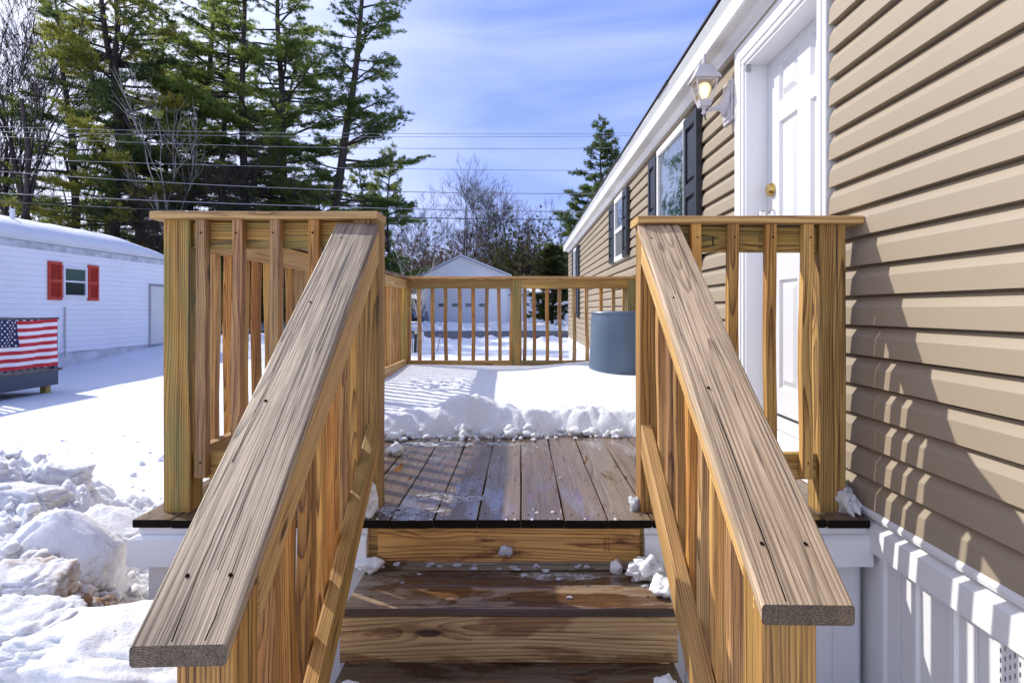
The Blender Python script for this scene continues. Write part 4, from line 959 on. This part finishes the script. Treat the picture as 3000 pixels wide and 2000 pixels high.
mb = MB(); loft(mb, [csec(vy_+1.05, vx0+.1, vx1-.1, vz+.97, vz+1.0, .01), csec(vy_+1.7, vx0+.22, vx1-.22, vz+.97, vz+1.5, .1), csec(vy_+3.6, vx0+.22, vx1-.22, vz+.97, vz+1.5, .1), csec(vy_+4.2, vx0+.12, vx1-.12, vz+.97, vz+1.02, .01)]); mb.build('cabin_glass', GLASSD, car)
for a in (vx0+.12, vx1-.42):
    mb = MB(); mb.box(a, a+.30, vy_-.005, vy_+.08, vz+.55, vz+.70, b=.02); mb.build('headlight', plain('headlight_lens', (.6,.6,.55), .15), car)
mb = MB(); mb.box(vx0+.5, vx1-.5, vy_-.01, vy_+.03, vz+.45, vz+.68, b=.01); mb.build('grille', BLACK, car)
mb = MB(); mb.box(vx0+.05, vx1-.05, vy_-.04, vy_+.1, vz+.22, vz+.42, b=.03); mb.build('bumper', BLACK, car)
mb = MB(); mb.box((vx0+vx1)/2-.15, (vx0+vx1)/2+.15, vy_-.05, vy_-.041, vz+.28, vz+.40); mb.build('licence_plate', WHITE, car)
for (a, b) in ((vx0, vy_+.85), (vx1-.2, vy_+.85), (vx0, vy_+3.6), (vx1-.2, vy_+3.6)):
    mb = MB(); mb.tube([(a, b, vz+.30), (a+.2, b, vz+.30)], .31, 20); wh = mb.build('wheel', BLACK, car)
sb = thing('snowy_shed', (gx(1150, 52), 52, .5), 'small snow covered shed roof behind the parked car', 'shed')
mb = MB(); mb.box(gx(1120, 52), gx(1226, 52), 52, 55, .2, gz(895, 52)); mb.build('wall', WSIDX, sb)
mb = MB(); X0, X1 = gx(1116, 52), gx(1230, 52); Z0 = gz(897, 52); mb.add([(X0, 51.8, Z0), (X1, 51.8, Z0), (X1, 55, Z0+.9), (X0, 55, Z0+.9), (X0, 51.8, Z0+.3), (X1, 51.8, Z0+.2), (X1-.3, 55, Z0+1.2), (X0, 55, Z0+1.2)], [(0,1,2,3),(4,7,6,5),(0,4,5,1),(1,5,6,2),(2,6,7,3),(3,7,4,0)]); mb.build('roof_snow', SNOW, sb)
mb = MB(); a = at(1239, 940, 40); mb.box(a.x-.13, a.x+.10, 40, 40.3, .4, gz(925, 40), b=.03); tag(mb.build('grey_box', plain('grey_box_plastic', (.09,.10,.13), .6)), 'small dark grey box standing in the snow by the left corner of the garage', 'box')
sh = MB(); sh.tube([at(1240, 928, 39.5), at(1245, 908, 39.5)], .02, 6); sh.tube([at(1242, 909, 39.5), at(1249, 906, 39.5), at(1251, 911, 39.5)], .03, 6); tag(sh.build('snow_shovel', WHITE), 'white snow shovel standing up in the snow at the left corner of the garage', 'shovel')
# young tree with wrapped trunk, and two stakes
# ================= TREES =================
class TA:   # fast array mesh
    def __init__(s): s.v = []; s.t = []; s.n = 0
    def tube(s, pts, rad, n=5):
        pts = np.asarray(pts, float); k = len(pts); d = np.gradient(pts, axis=0); d /= np.linalg.norm(d, axis=1)[:, None]+1e-9
        ref = np.array([.31, .77, .55]); a = np.cross(d, ref); a /= np.linalg.norm(a, axis=1)[:, None]+1e-9; b = np.cross(d, a)
        an = np.arange(n)*2*np.pi/n; rad = np.asarray(rad, float)[:, None, None]
        V = pts[:, None, :]+rad*(a[:, None, :]*np.cos(an)[None, :, None]+b[:, None, :]*np.sin(an)[None, :, None])
        i, j = np.meshgrid(np.arange(k-1), np.arange(n), indexing='ij'); j2 = (j+1) % n
        A = i*n+j; B = i*n+j2; C_ = (i+1)*n+j2; D = (i+1)*n+j
        T = np.concatenate([np.stack([A, B, C_], -1).reshape(-1, 3), np.stack([A, C_, D], -1).reshape(-1, 3)])
        s.v.append(V.reshape(-1, 3)); s.t.append(T+s.n); s.n += k*n
    def tris(s, V):   # V: (m,3,3)
        m = len(V); s.v.append(V.reshape(-1, 3)); s.t.append(np.arange(m*3).reshape(-1, 3)+s.n); s.n += m*3
    def mesh(s, name, mat):
        V = np.concatenate(s.v).astype(np.float32); T = np.concatenate(s.t).astype(np.int32)
        me = bpy.data.meshes.new(name); me.vertices.add(len(V)); me.vertices.foreach_set('co', V.ravel())
        me.loops.add(len(T)*3); me.loops.foreach_set('vertex_index', T.ravel())
        me.polygons.add(len(T)); me.polygons.foreach_set('loop_start', np.arange(len(T), dtype=np.int32)*3); me.polygons.foreach_set('loop_total', np.full(len(T), 3, np.int32))
        me.update(calc_edges=True); me.materials.append(mat); return me
def tufts(rs, centers, dirs, per, ln, wd, spread=.9):
    """bundles of thin blades leaving each centre"""
    m = len(centers); c = np.repeat(centers, per, 0); d = np.repeat(dirs, per, 0)
    d = d+rs.normal(0, spread, d.shape); d[:, 2] += .25; d /= np.linalg.norm(d, axis=1)[:, None]+1e-9
    L_ = ln*rs.uniform(.6, 1.25, (len(d), 1)); q = np.cross(d, rs.normal(0, 1, d.shape)); q /= np.linalg.norm(q, axis=1)[:, None]+1e-9
    w_ = wd*rs.uniform(.6, 1.3, (len(d), 1))
    base = c+rs.normal(0, ln*.22, c.shape)
    return np.stack([base-q*w_*.5, base+d*L_, base+q*w_*.5], 1)
def pine(seed, H, base, spread, dens=1.0, lean=0, per=12, ln=.24, wd=.055, bias=None, gap=.0, step=(.55, 1.15), shape=None, up0=0.0, nb=(3, 6)):
    rs = np.random.RandomState(seed); tr = TA(); fo = TA()
    n = 16; zs = np.linspace(-.3, H, n); t = np.linspace(0, 1, n)
    ox = np.cumsum(np.cumsum(rs.normal(0, .055, n)))+lean*t; oy = np.cumsum(rs.normal(0, .10, n)); ox -= ox[0]; oy -= oy[0]
    r0 = .0095*H+.03; tr.tube(np.stack([ox, oy, zs], 1), r0*(1-t)**.8+.025, 8)
    z = base*H; C_ = []; D_ = []
    while z < H*.985:
        f = (z/H-base)/(1-base)
        prof = (min(1, .55+f*2.2)*(1-f)**.55*1.15) if shape is None else shape(f)
        for _ in range(rs.randint(*nb)):
            if rs.rand() < gap: continue
            a = rs.uniform(0, 2*np.pi); k = 1.0
            if bias is not None: k = 1+bias[1]*math.cos(a-bias[0])
            Lb = max(.45, spread*prof*rs.uniform(.45, 1.2)*k); up = up0+rs.uniform(-.16, .16)+.5*f*f; zz = z+rs.uniform(-.3, .3)
            m = 8; u = np.linspace(0, 1, m); bend = rs.normal(0, .10)*Lb
            cx = np.interp(zz, zs, ox); cy = np.interp(zz, zs, oy)
            P = np.stack([cx+np.cos(a)*Lb*u-np.sin(a)*bend*u*u+np.cumsum(rs.normal(0, .02*Lb, m)), cy+np.sin(a)*Lb*u+np.cos(a)*bend*u*u+np.cumsum(rs.normal(0, .02*Lb, m)), zz+Lb*(up*u+rs.uniform(.0, .26)*u**2.4)+np.cumsum(rs.normal(0, .012*Lb, m))*u], 1)
            tr.tube(P, (.016*Lb+.012)*(1-u)**.7+.009, 4)
            nt_ = max(3, int(Lb*5.5*dens))
            for _k in range(nt_):
                s0 = rs.uniform(.30, 1.0)**.8; p = np.array([np.interp(s0, u, P[:, q]) for q in range(3)])
                tl = (.28+.20*Lb)*rs.uniform(.45, 1.2)*(1.2-s0*.55); da = a+rs.choice([-1, 1])*rs.uniform(.2, 1.15); dz = rs.uniform(-.12, .28)
                dv = np.array([math.cos(da), math.sin(da), dz]); dv /= np.linalg.norm(dv); e = p+dv*tl+np.array([0, 0, .06*tl])
                tr.tube(np.stack([p, p+dv*tl*.5, e]), [.010, .008, .005], 3)
                for q in np.linspace(.30, 1, max(2, int(tl/.17))): C_.append(p+dv*tl*q+rs.normal(0, .05, 3)); D_.append(dv)
        z += rs.uniform(*step)
    T_ = tufts(rs, np.array(C_), np.array(D_), per, ln, wd, .8)
    fo.tris(T_)
    return tr, fo
def baretree(seed, H, spread=.45, levels=5, r0=None, twig=.010, fork=.25, nb=(2, 4)):
    rs = np.random.RandomState(seed); tr = TA()
    def grow(p, d, Ln, r, lv):
        m = 6; P = [p]; dd = d.copy()
        for i in range(m-1):
            dd = dd+rs.normal(0, .09, 3); dd[2] += .05; dd /= np.linalg.norm(dd); P.append(P[-1]+dd*Ln/(m-1))
        P = np.array(P); tr.tube(P, np.linspace(r, max(twig*.6, r*.45), m), 6 if lv == 0 else (4 if lv < 3 else 3))
        if lv >= levels: return
        k = rs.randint(nb[0], nb[1]+1)+(3 if lv == 0 else 1)
        for i in range(k):
            s0 = rs.uniform(fork if lv == 0 else .25, 1); q = np.array([np.interp(s0*(m-1), np.arange(m), P[:, c]) for c in range(3)])
            a = rs.normal(0, 1, 3); a -= dd*a.dot(dd); a /= np.linalg.norm(a); nd = dd+a*rs.uniform(.35, .95)*spread*2; nd /= np.linalg.norm(nd)
            grow(q, nd, Ln*rs.uniform(.42, .72), max(twig, r*.5*(1-.35*s0)), lv+1)
    grow(np.array([0, 0, -.3]), np.array([rs.normal(0, .05), 0, 1.]), H*.48, r0 or H*.0075, 0)
    return tr
def put(kind, meshes, loc, rz=0, sc=1, label='', cat='tree', group=None, tilt=(0, 0)):
    o = bpy.data.objects.new(kind, None)
    M = Matrix.Translation(Vector(loc)) @ Matrix.Rotation(tilt[0], 4, 'X') @ Matrix.Rotation(tilt[1], 4, 'Y') @ Matrix.Rotation(rz, 4, 'Z') @ Matrix.Diagonal((*(sc if hasattr(sc, '__len__') else (sc, sc, sc)), 1))
    reg(o, M); tag(o, label, cat, group)
    for nm, me in meshes:
        c = bpy.data.objects.new(nm, me); C.objects.link(c); c.parent = o
    return o
G1 = 'tall pines at the edge of the woods'; G2 = 'bare leafless trees beyond the garage'; G3 = 'bare leafless trees on the left'
def pm(args, mat=None, **kw):
    a, b = pine(*args, **kw); return [('trunk', a.mesh('trunk', BARK)), ('crown', b.mesh('crown', mat or NEEDLE))]
PA = pm((1, 29, .16, 4.8), dens=1.1, gap=.10, lean=.6, step=(.6, 1.2), per=14, ln=.22, wd=.05)
PB = pm((2, 28, .26, 4.4), mat=NEEDLED, dens=1.05, gap=.18, step=(.6, 1.3), per=14, ln=.22, wd=.05)
PC = pm((3, 29, .12, 5.0), mat=NEEDLE3, dens=1.15, gap=.06, per=14, step=(.5, 1.1), ln=.22, wd=.05)
PD = pm((4, 27, .20, 4.6), dens=1.05, gap=.12, mat=NEEDLE2, step=(.6, 1.2), per=14, ln=.22, wd=.05)
PE = pm((5, 29, .15, 3.9), mat=NEEDLED, dens=1.25, gap=.20, bias=(0.1, .22), lean=1.1, step=(.45, 1.0), per=15, ln=.20, wd=.042)
PF = pm((6, 11.5, .06, 2.9), dens=1.2, gap=.06, per=12, step=(.3, .7))
PG = pm((7, 14.4, .28, 3.5), mat=NEEDLED, dens=1.5, gap=.10, per=15, step=(.55, .9), nb=(8, 12), up0=.05, shape=lambda f: (1-f)**.8*(.75+.40*abs(math.sin(f*17)))+.05)
def P_(v, px, Y, rz, sc, label, tilt=(0, 0)):
    if not hasattr(sc, '__len__'): sc = (sc, sc, sc*.86)
    return put('pine_tree', v, (gx(px, Y), Y, ground_z(gx(px, Y), Y)), rz, sc, label, 'pine tree', G1, tilt)
P_(PE, 935, 36, 0.0, 1.0, 'open dark pine with long branches reaching right, last tall tree before the open sky', (0, R(1)))
P_(PC, 812, 37, 1.0, 1.0, 'full light green pine just left of the open dark pine')
P_(PA, 718, 36, 2.0, .98, 'tall straight pine left of the full light green pine')
P_(PC, 655, 41, 3.1, .92, 'dense light green pine behind the birch, right of its pale limbs')
P_(PB, 532, 36, 4.2, 1.0, 'dark pine with a bare lower trunk right of the pale birch')
P_(PB, 430, 35, .7, 1.0, 'dark thin crowned pine just left of the pale birch')
P_(PD, 345, 34, 2.6, .98, 'rusty yellow green pine, the widest on the left')
P_(PA, 262, 37, 5.0, .86, 'leaning dark pine at the left edge of the pine stand', (0, R(-6)))
P_(PB, 760, 47, 3.3, .95, 'grey green pine far back between the straight and the light green pine')
P_(PF, 1150, 40, 1.0, (.72, .72, 1.0), 'small bushy pine at the right end of the woods under the wires')
P_(PF, 1065, 42, 2.9, (.8, .8, .95), 'small pine between the open dark pine and the bushy one')
P_(PF, 930, 34, 4.0, .80, 'young pine in front of the trunk of the open dark pine')
P_(PF, 700, 35, .5, .85, 'young pine under the tall straight pine')
P_(PF, 540, 40, 2.0, .92, 'young dark pine under the pale birch')
P_(PF, 410, 38, 3.0, .98, 'young pine low in the woods behind the white trailer')
P_(PF, 290, 38, 5.0, .85, 'young pine below the leaning pine at the left')
P_(PF, 175, 40, .9, .80, 'low pine between the two groups of bare trees at far left')
P_(PF, 60, 38, 1.9, .72, 'low dark pine at the left border above the vent pipe')
P_(PC, 475, 44, 1.1, .9, 'light green pine far back between the two dark pines')
P_(PF, 820, 40, 5.6, .9, 'young pine under the full light green pine')
put('pine_tree', PG, (gx(1752, 44), 44, ground_z(3, 44)), 1.2, (.88, .88, 1.0), 'lone pointed pine rising behind the roof of the tan home', 'pine tree')
# dark cedar right of the garage
rsC = np.random.RandomState(77); ct, cf = TA(), TA(); Hc = 6.3
ct.tube([(0, 0, -.3), (.05, 0, 2), (0, .05, 4), (0, 0, Hc)], [.11, .10, .07, .02], 8)
cc = []; cd = []
for i in range(150):
    z = rsC.uniform(.55, Hc); f = z/Hc; a = rsC.uniform(0, 6.283); Lb = (1.75*(1-f)**.55+.15)*rsC.uniform(.45, 1.1)
    if z < 1.5: Lb *= .75
    u = np.linspace(0, 1, 6); P = np.stack([np.cos(a)*Lb*u, np.sin(a)*Lb*u, z+.35*Lb*u-.1*u*u+rsC.normal(0, .03, 6)], 1); ct.tube(P, .022*(1-u)+.006, 3)
    for s0 in np.linspace(.3, 1, int(4+Lb*7)):
        p = np.array([np.interp(s0, u, P[:, q]) for q in range(3)]); cc.append(p+rsC.normal(0, .09, 3)); cd.append(np.array([math.cos(a), math.sin(a), .3]))
cf.tris(tufts(rsC, np.array(cc), np.array(cd), 16, .22, .07, .8))
put('evergreen_tree', [('trunk', ct.mesh('trunk', BARK)), ('crown', cf.mesh('crown', CEDAR))], (gx(1617, 37.5), 37.5, .40), 0, (1.0, 1.0, .80), 'bushy dark evergreen with a bare lower trunk right of the white garage', 'evergreen tree')
# bare trees
B1 = [('trunk', baretree(11, 25, .36, 5, twig=.013).mesh('trunk', BARE))]; B2 = [('trunk', baretree(12, 25, .32, 5, twig=.013).mesh('trunk', BARE))]; B3 = [('trunk', baretree(13, 21, .42, 5, twig=.013).mesh('trunk', BARE))]; B4 = [('trunk', baretree(16, 23, .38, 5, fork=.12, twig=.013).mesh('trunk', BARE))]
def bare(v, px, Y, rz, sc, label, grp=G2, tilt=(0, 0)): return put('bare_tree', v, (gx(px, Y), Y, ground_z(gx(px, Y), Y)), rz, sc, label, 'bare tree', grp, tilt)
for i, (v, px, Y, py, lab) in enumerate(((0,1352,66,498,'tallest bare tree, rising right above the garage ridge'),(1,1225,68,560,'bare tree above the left eave of the garage'),(3,1284,64,545,'bare tree between the left eave and the ridge of the garage'),(2,1435,72,505,'forked bare tree right of the garage ridge'),(1,1515,70,525,'bare tree above the right eave of the garage'),(0,1480,76,560,'thin bare tree left of the one above the right eave'),(3,1560,66,575,'crooked bare tree left of the dark evergreen'),(1,1665,78,600,'faint bare tree just left of the roof of the tan home'),(2,1190,75,600,'bare tree next to the small bushy pine'),(1,1385,70,540,'slender bare tree just right of the tallest one'),(0,1255,74,590,'slender bare tree left of the garage ridge'),(1,1465,68,600,'low slender bare tree over the right slope of the garage roof'))):
    sc = ((908-py)*Y/F+1.1)/[24, 24.5, 20.5, 22][v]; sc = (sc*1.15, sc*1.15, sc)
    bare([B1, B2, B3, B4][v], px, Y, i*1.7, sc, lab)
for i, (v, px, Y, sc, lab, ti) in enumerate(((1,60,30,1.0,'dark bare tree at the far left border',-3),(0,190,34,1.02,'bare tree leaning left with forked black limbs',-14),(2,25,38,1.15,'second bare tree close to the left border',2),(3,130,42,1.1,'bare tree behind the leaning one',-5),(1,235,40,.95,'thin bare tree beside the leaning pine',-4),(2,-60,34,1.1,'bare tree just outside the left border',0))):
    bare([B1, B2, B3, B4][v], px, Y, 2+i*1.3, sc, lab, G3, (0, R(ti)))
for i, (v, px, Y, sc, lab) in enumerate(((3,620,33,.50,'scrubby bare tree low behind the left post'),(2,690,34,.55,'scrubby bare tree left of the handrail top'),(0,760,34,.45,'scrubby bare tree in front of the light green pine'),(1,860,35,.5,'scrubby bare tree right of the light green pine'),(3,470,34,.48,'scrubby bare tree above the end of the trailer roof'),(2,330,33,.45,'scrubby bare tree over the middle of the trailer roof'))):
    bare([B1, B2, B3, B4][v], px, Y, i*2.1, sc, lab, 'scrubby bare trees in front of the woods')
bt = [('trunk', baretree(21, 15, .36, 4, r0=.13, twig=.012, fork=.35, nb=(1, 3)).mesh('trunk', BIRCH))]
put('birch_tree', bt, (gx(515, 33), 33, .4), 2.2, (1.0, 1.0, 1.1), 'pale barked leafless tree with white limbs among the pines', 'birch tree', None, (0, R(-4)))
# brush and far woods
def brush(name, seed, n, x0, x1, y0, y1, hmax, mat, label, leaf=None, per=5):
    rs = np.random.RandomState(seed); ta = TA(); C_ = []; D_ = []
    for i in range(n):
        x = rs.uniform(x0, x1); y = rs.uniform(y0, y1); h = hmax*rs.uniform(.3, 1)*(0.75+.35*math.sin(x*.7+1))
        P = [np.array([x, y, .2])]; d = np.array([rs.normal(0, .35), rs.normal(0, .35), 1.]); d /= np.linalg.norm(d)
        for k in range(5): d = d+rs.normal(0, .16, 3); d /= np.linalg.norm(d); P.append(P[-1]+d*h/5)
        P = np.array(P); ta.tube(P, np.linspace(.028, .010, 6), 3)
        for k in range(7):
            s0 = rs.randint(2, 6); q = P[s0]; dd = d+rs.normal(0, .7, 3); dd /= np.linalg.norm(dd); e = q+dd*h*.22
            ta.tube([q, (q+e)/2+rs.normal(0, .04, 3), e], [.012, .010, .007], 3); C_.append(e); D_.append(dd); C_.append((q+e)/2); D_.append(dd)
    o = reg(bpy.data.objects.new(name, ta.mesh(name, mat)), Matrix.Identity(4)); tag(o, label, 'brush', kind='stuff')
    if leaf is not None:
        fo = TA(); fo.tris(tufts(rs, np.array(C_)+rs.normal(0, .22, (len(C_), 3)), np.array(D_), per*2, .24, .07, 1.0))
        o2 = reg(bpy.data.objects.new(name+'_foliage', fo.mesh(name, leaf)), Matrix.Identity(4)); tag(o2, label+', its leaves', 'brush', kind='stuff')
brush('brushwood', 31, 1700, -42, -13, 36, 52, 8.5, TWIG, 'tangled leafless brush along the foot of the pine woods')
brush('dark_undergrowth', 32, 700, -46, -14, 46, 58, 9.0, TWIG, 'dark mixed undergrowth deep in the pine woods', CEDAR, 5)
brush('brown_thicket', 33, 2000, -19, 12, 56, 70, 8.0, TWIG, 'brown thicket behind the garage', BROWNF, 7)
brush('evergreen_thicket', 34, 700, -3.5, 7, 57, 68, 9.3, TWIG, 'low evergreen thicket behind the garage on the right', CEDAR, 12)
brush('far_woods', 35, 2200, -70, 60, 78, 110, 11, TWIG, 'far brown woods along the horizon', BROWNF, 8)
# young planted tree with a black trunk guard
y_ = 18.6; bx = gx(1221, y_)
yt = thing('young_tree', (bx, y_, .2), 'young leafless tree with a black trunk guard in the snow behind the deck', 'young tree')
rs = np.random.RandomState(5); ta = TA()
ta.tube([(0, 0, 0), (.02, 0, .6), (.06, 0, 1.3), (.05, 0, 1.6)], [.035, .03, .025, .02], 6)
for i in range(9):
    s0 = rs.uniform(.9, 1.5); a = rs.uniform(0, 6.28); Ln = rs.uniform(.8, 1.7); u = np.linspace(0, 1, 6)
    P = np.stack([.05+np.cos(a)*Ln*.38*u, np.sin(a)*Ln*.3*u, s0+Ln*u*(.55+.5*u)], 1); ta.tube(P, .014*(1-u)+.004, 4)
    for k in range(5):
        q = P[rs.randint(1, 6)]; dd = np.array([rs.normal(0, .5), rs.normal(0, .4), .8]); ta.tube([q, q+dd*.2, q+dd*.42+rs.normal(0, .03, 3)], [.006, .005, .003], 3)
me = ta.mesh('trunk', BIRCH); o = bpy.data.objects.new('trunk', me); C.objects.link(o); o.parent = yt
mb = MB(); mb.tube([(bx-.05, y_, .18), (bx-.02, y_, .76)], .05, 12); mb.build('trunk_guard', BLACK, yt)
mb = MB(); mb.tube([(bx-.02, y_, .76), (bx-.015, y_, .88)], .045, 10); mb.build('guard_band', plain('pale_band', (.55,.5,.38), .7), yt)
for (a, b, lab) in (((1208, 1036), (1209, 978), 'upright grey wooden stake beside the young tree'), ((1281, 1024), (1290, 980), 'grey wooden stake leaning right in the snow behind the deck rail')):
    p0 = at(a[0], a[1]+6, 18.2); p1 = at(b[0], b[1], 18.2); mb = MB(); mb.tube([p0, p1], .018, 4); tag(mb.build('wooden_stake', plain('grey_stake', (.30,.27,.25), .8, .15)), lab, 'stake', 'stakes in the snow')
mb = MB(); mb.tube([at(1238, 1005, 20.4), at(1238, 972, 20.4)], .05, 10); tag(mb.build('white_marker_post', WHITE), 'short white marker post in the snow bank by the road', 'post')

# ================= OVERHEAD WIRES =================
WL = plain('pale_cable', (.26,.26,.28), .5, .1); WD = plain('dark_cable', (.05,.05,.055), .6, .1)
wires = ((372, 391, 391, .010, WL, 'topmost pale wire'), (386, 401, 399, .010, WL, 'second wire from the top'), (400, 433, 434, .011, WL, 'third wire from the top'), (464, 492, 500, .011, WL, 'fourth wire from the top, lone in the middle'),
         (502, 557, 567, .016, WL, 'fifth wire from the top, first of the lower three'), (566, 607, 622, .020, WL, 'thick pale cable, second lowest of the wires'), (591, 633, 644, .020, WD, 'lowest and darkest cable over the road'))
for (a, b, c, r_, m_, lab) in wires:
    Yw = 28.0; xs = [gx(0, Yw), gx(1000, Yw), gx(1800, Yw)]; zs = [gz(a, Yw), gz(b, Yw), gz(c, Yw)]
    co_ = np.polyfit(xs, zs, 2); mb = MB()
    pts = [(x, Yw+.02*x*0, float(np.polyval(co_, x))) for x in np.linspace(-34, 14, 49)]
    mb.tube(pts, r_, 6, cap=False); tag(mb.build('overhead_wire', m_, smooth=True), lab+', above the road', 'wire', 'overhead wires above the road')

# ================= SNOW PILE (front left) =================
def pileh(x, y):
    b = .17+.04*mn.noise(Vector((x*.7, y*.7, 1)))
    m1 = .60*math.exp(-((x+2.45)/.75)**2-((y-2.75)/.60)**2)
    m2 = .42*math.exp(-((x+1.75)/.60)**2-((y-2.05)/.55)**2)
    m3 = .34*math.exp(-((x+1.15)/.55)**2-((y-1.35)/.50)**2)
    m4 = .20*math.exp(-((x+3.3)/.9)**2-((y-2.0)/1.1)**2)+.10*math.exp(-((x+1.8)/.5)**2-((y-3.4)/.45)**2)
    m = m1+m2+m3+m4
    v = mn.voronoi(Vector((x*3.1+mn.noise(Vector((x*3, y*3, 0)))*.5, y*3.1, 5)))[0]; v2 = mn.voronoi(Vector((x*8.5, y*8.5+mn.noise(Vector((x*6, y*6, 0))), 9)))[0]
    k = min(1, m*3.2)
    m += k*(.05*(v[1]-v[0])+.035*(v2[1]-v2[0])+.11*abs(mn.noise(Vector((x*4.4, y*4.4, 2))))+.085*abs(mn.noise(Vector((x*10, y*10, 3))))+.055*abs(mn.noise(Vector((x*22, y*22, 3))))+.028*abs(mn.noise(Vector((x*48, y*48, 3))))-.10)
    h = b+m
    # falls away towards the steps
    return h-(h-.1)*sm(x, -.75, -.58) if x > -.75 else h
o = grid('snow_pile', rng(-5.2, -.57, 310), rng(.35, 5.0, 300), pileh, SNOWD)
tag(o, 'heap of shovelled snow with brown dirt beside the steps', 'snow pile', kind='stuff')
SNOWP = snowmat('packed_snow', 0, 16, .7, .025, Subsurface_Weight=.5, Subsurface_Radius=(.04,.045,.05), Subsurface_Scale=.7)
def slab(pts_px, th, seed, label, name='snow_block'):
    pass
def block(c, s, rot, seed, label, rough=.28, name='snow_block', mat=SNOWP, facet=.25):
    bm = bmesh.new(); bmesh.ops.create_icosphere(bm, subdivisions=5, radius=1)
    from mathutils import Euler
    Rm = Euler(rot).to_matrix(); off = Vector((seed*2.3, seed, -seed))
    for v in bm.verts:
        p = v.co.copy(); q = Vector([math.copysign(abs(a)**.55, a) for a in p]); 
        k = .92+rough*(mn.noise(p*1.1+off)+.8*abs(mn.noise(p*2.6+off))+.55*abs(mn.noise(p*6+off))+.35*abs(mn.noise(p*13+off))+.18*abs(mn.noise(p*28+off)))-facet*.0*(mn.voronoi(p*1.5+off)[0][0]-.3)
        q = Vector((q.x*s[0], q.y*s[1], q.z*s[2]))*k; v.co = Rm @ q+Vector(c)
    bm.verts.index_update(); mb = MB(); mb.add([v.co[:] for v in bm.verts], [[v.index for v in f.verts] for f in bm.faces]); bm.free()
    return tag(mb.build(name, mat, smooth=True), label, 'snow block', 'blocks of shovelled snow beside the steps')
def bl(px, py, Y, s, rot, seed, label, **kw): return block(at(px, py, Y), s, rot, seed, label, **kw)
bl(185, 1640, 2.15, (.20, .07, .14), (R(-35), R(28), R(-10)), 1, 'large smooth slanting slab of snow in the middle of the heap', rough=.14, facet=.08)
bl(60, 1500, 2.5, (.17, .13, .10), (R(-10), R(8), 0), 2, 'rounded block above the left end of the slanting slab')
bl(165, 1445, 2.75, (.11, .10, .12), (0, R(15), R(30)), 3, 'highest craggy block on the heap')
bl(330, 1590, 2.5, (.16, .13, .08), (0, R(20), 0), 4, 'low block behind the slanting slab beside the deck')
bl(60, 1755, 1.9, (.12, .10, .09), (R(10), 0, R(20)), 5, 'grey block at the left under the slanting slab', mat=SNOWD)
bl(250, 1950, 1.45, (.21, .13, .09), (R(-8), R(-4), R(5)), 6, 'big clean block at the bottom of the heap')
bl(430, 1985, 1.22, (.15, .12, .085), (0, R(5), 0), 7, 'brown tinged block under the lower end of the left handrail', mat=SNOWD)
bl(40, 1930, 1.5, (.12, .12, .11), (0, .1, 0), 12, 'wide stained block at the bottom left corner')
mb = MB(); rr = random.Random(9)
for i in range(520):
    px = rr.uniform(0, 440); 
    if i < 420: Y = rr.uniform(1.3, 2.9); x = gx(px, Y); z = pileh(x, Y)
    else: Y = rr.uniform(3.2, 6.5); x = rr.uniform(-5, -1.6); z = max(ground_z(x, Y), pileh(x, Y) if Y < 5 else 0)
    s = rr.choice((.006, .009, .012, .018, .028)); clump(mb, (x, Y, z+s*.35), (s, s, s*.8), i+900, .4, 2, facet=.2)
for i in range(420):
    px = rr.gauss(245, 75); Y = rr.uniform(1.55, 2.15); x = gx(px, Y)
    if px > 370 or px < 0: continue
    s = rr.choice((.006, .009, .012, .016, .022, .030)); clump(mb, (x, Y, pileh(x, Y)+s*.3), (s, s, s*.8), i+3900, .45, 2)
tag(mb.build('snow_rubble', SNOWD, smooth=True), 'small lumps of snow strewn over the heap and the yard', 'snow rubble', kind='stuff')
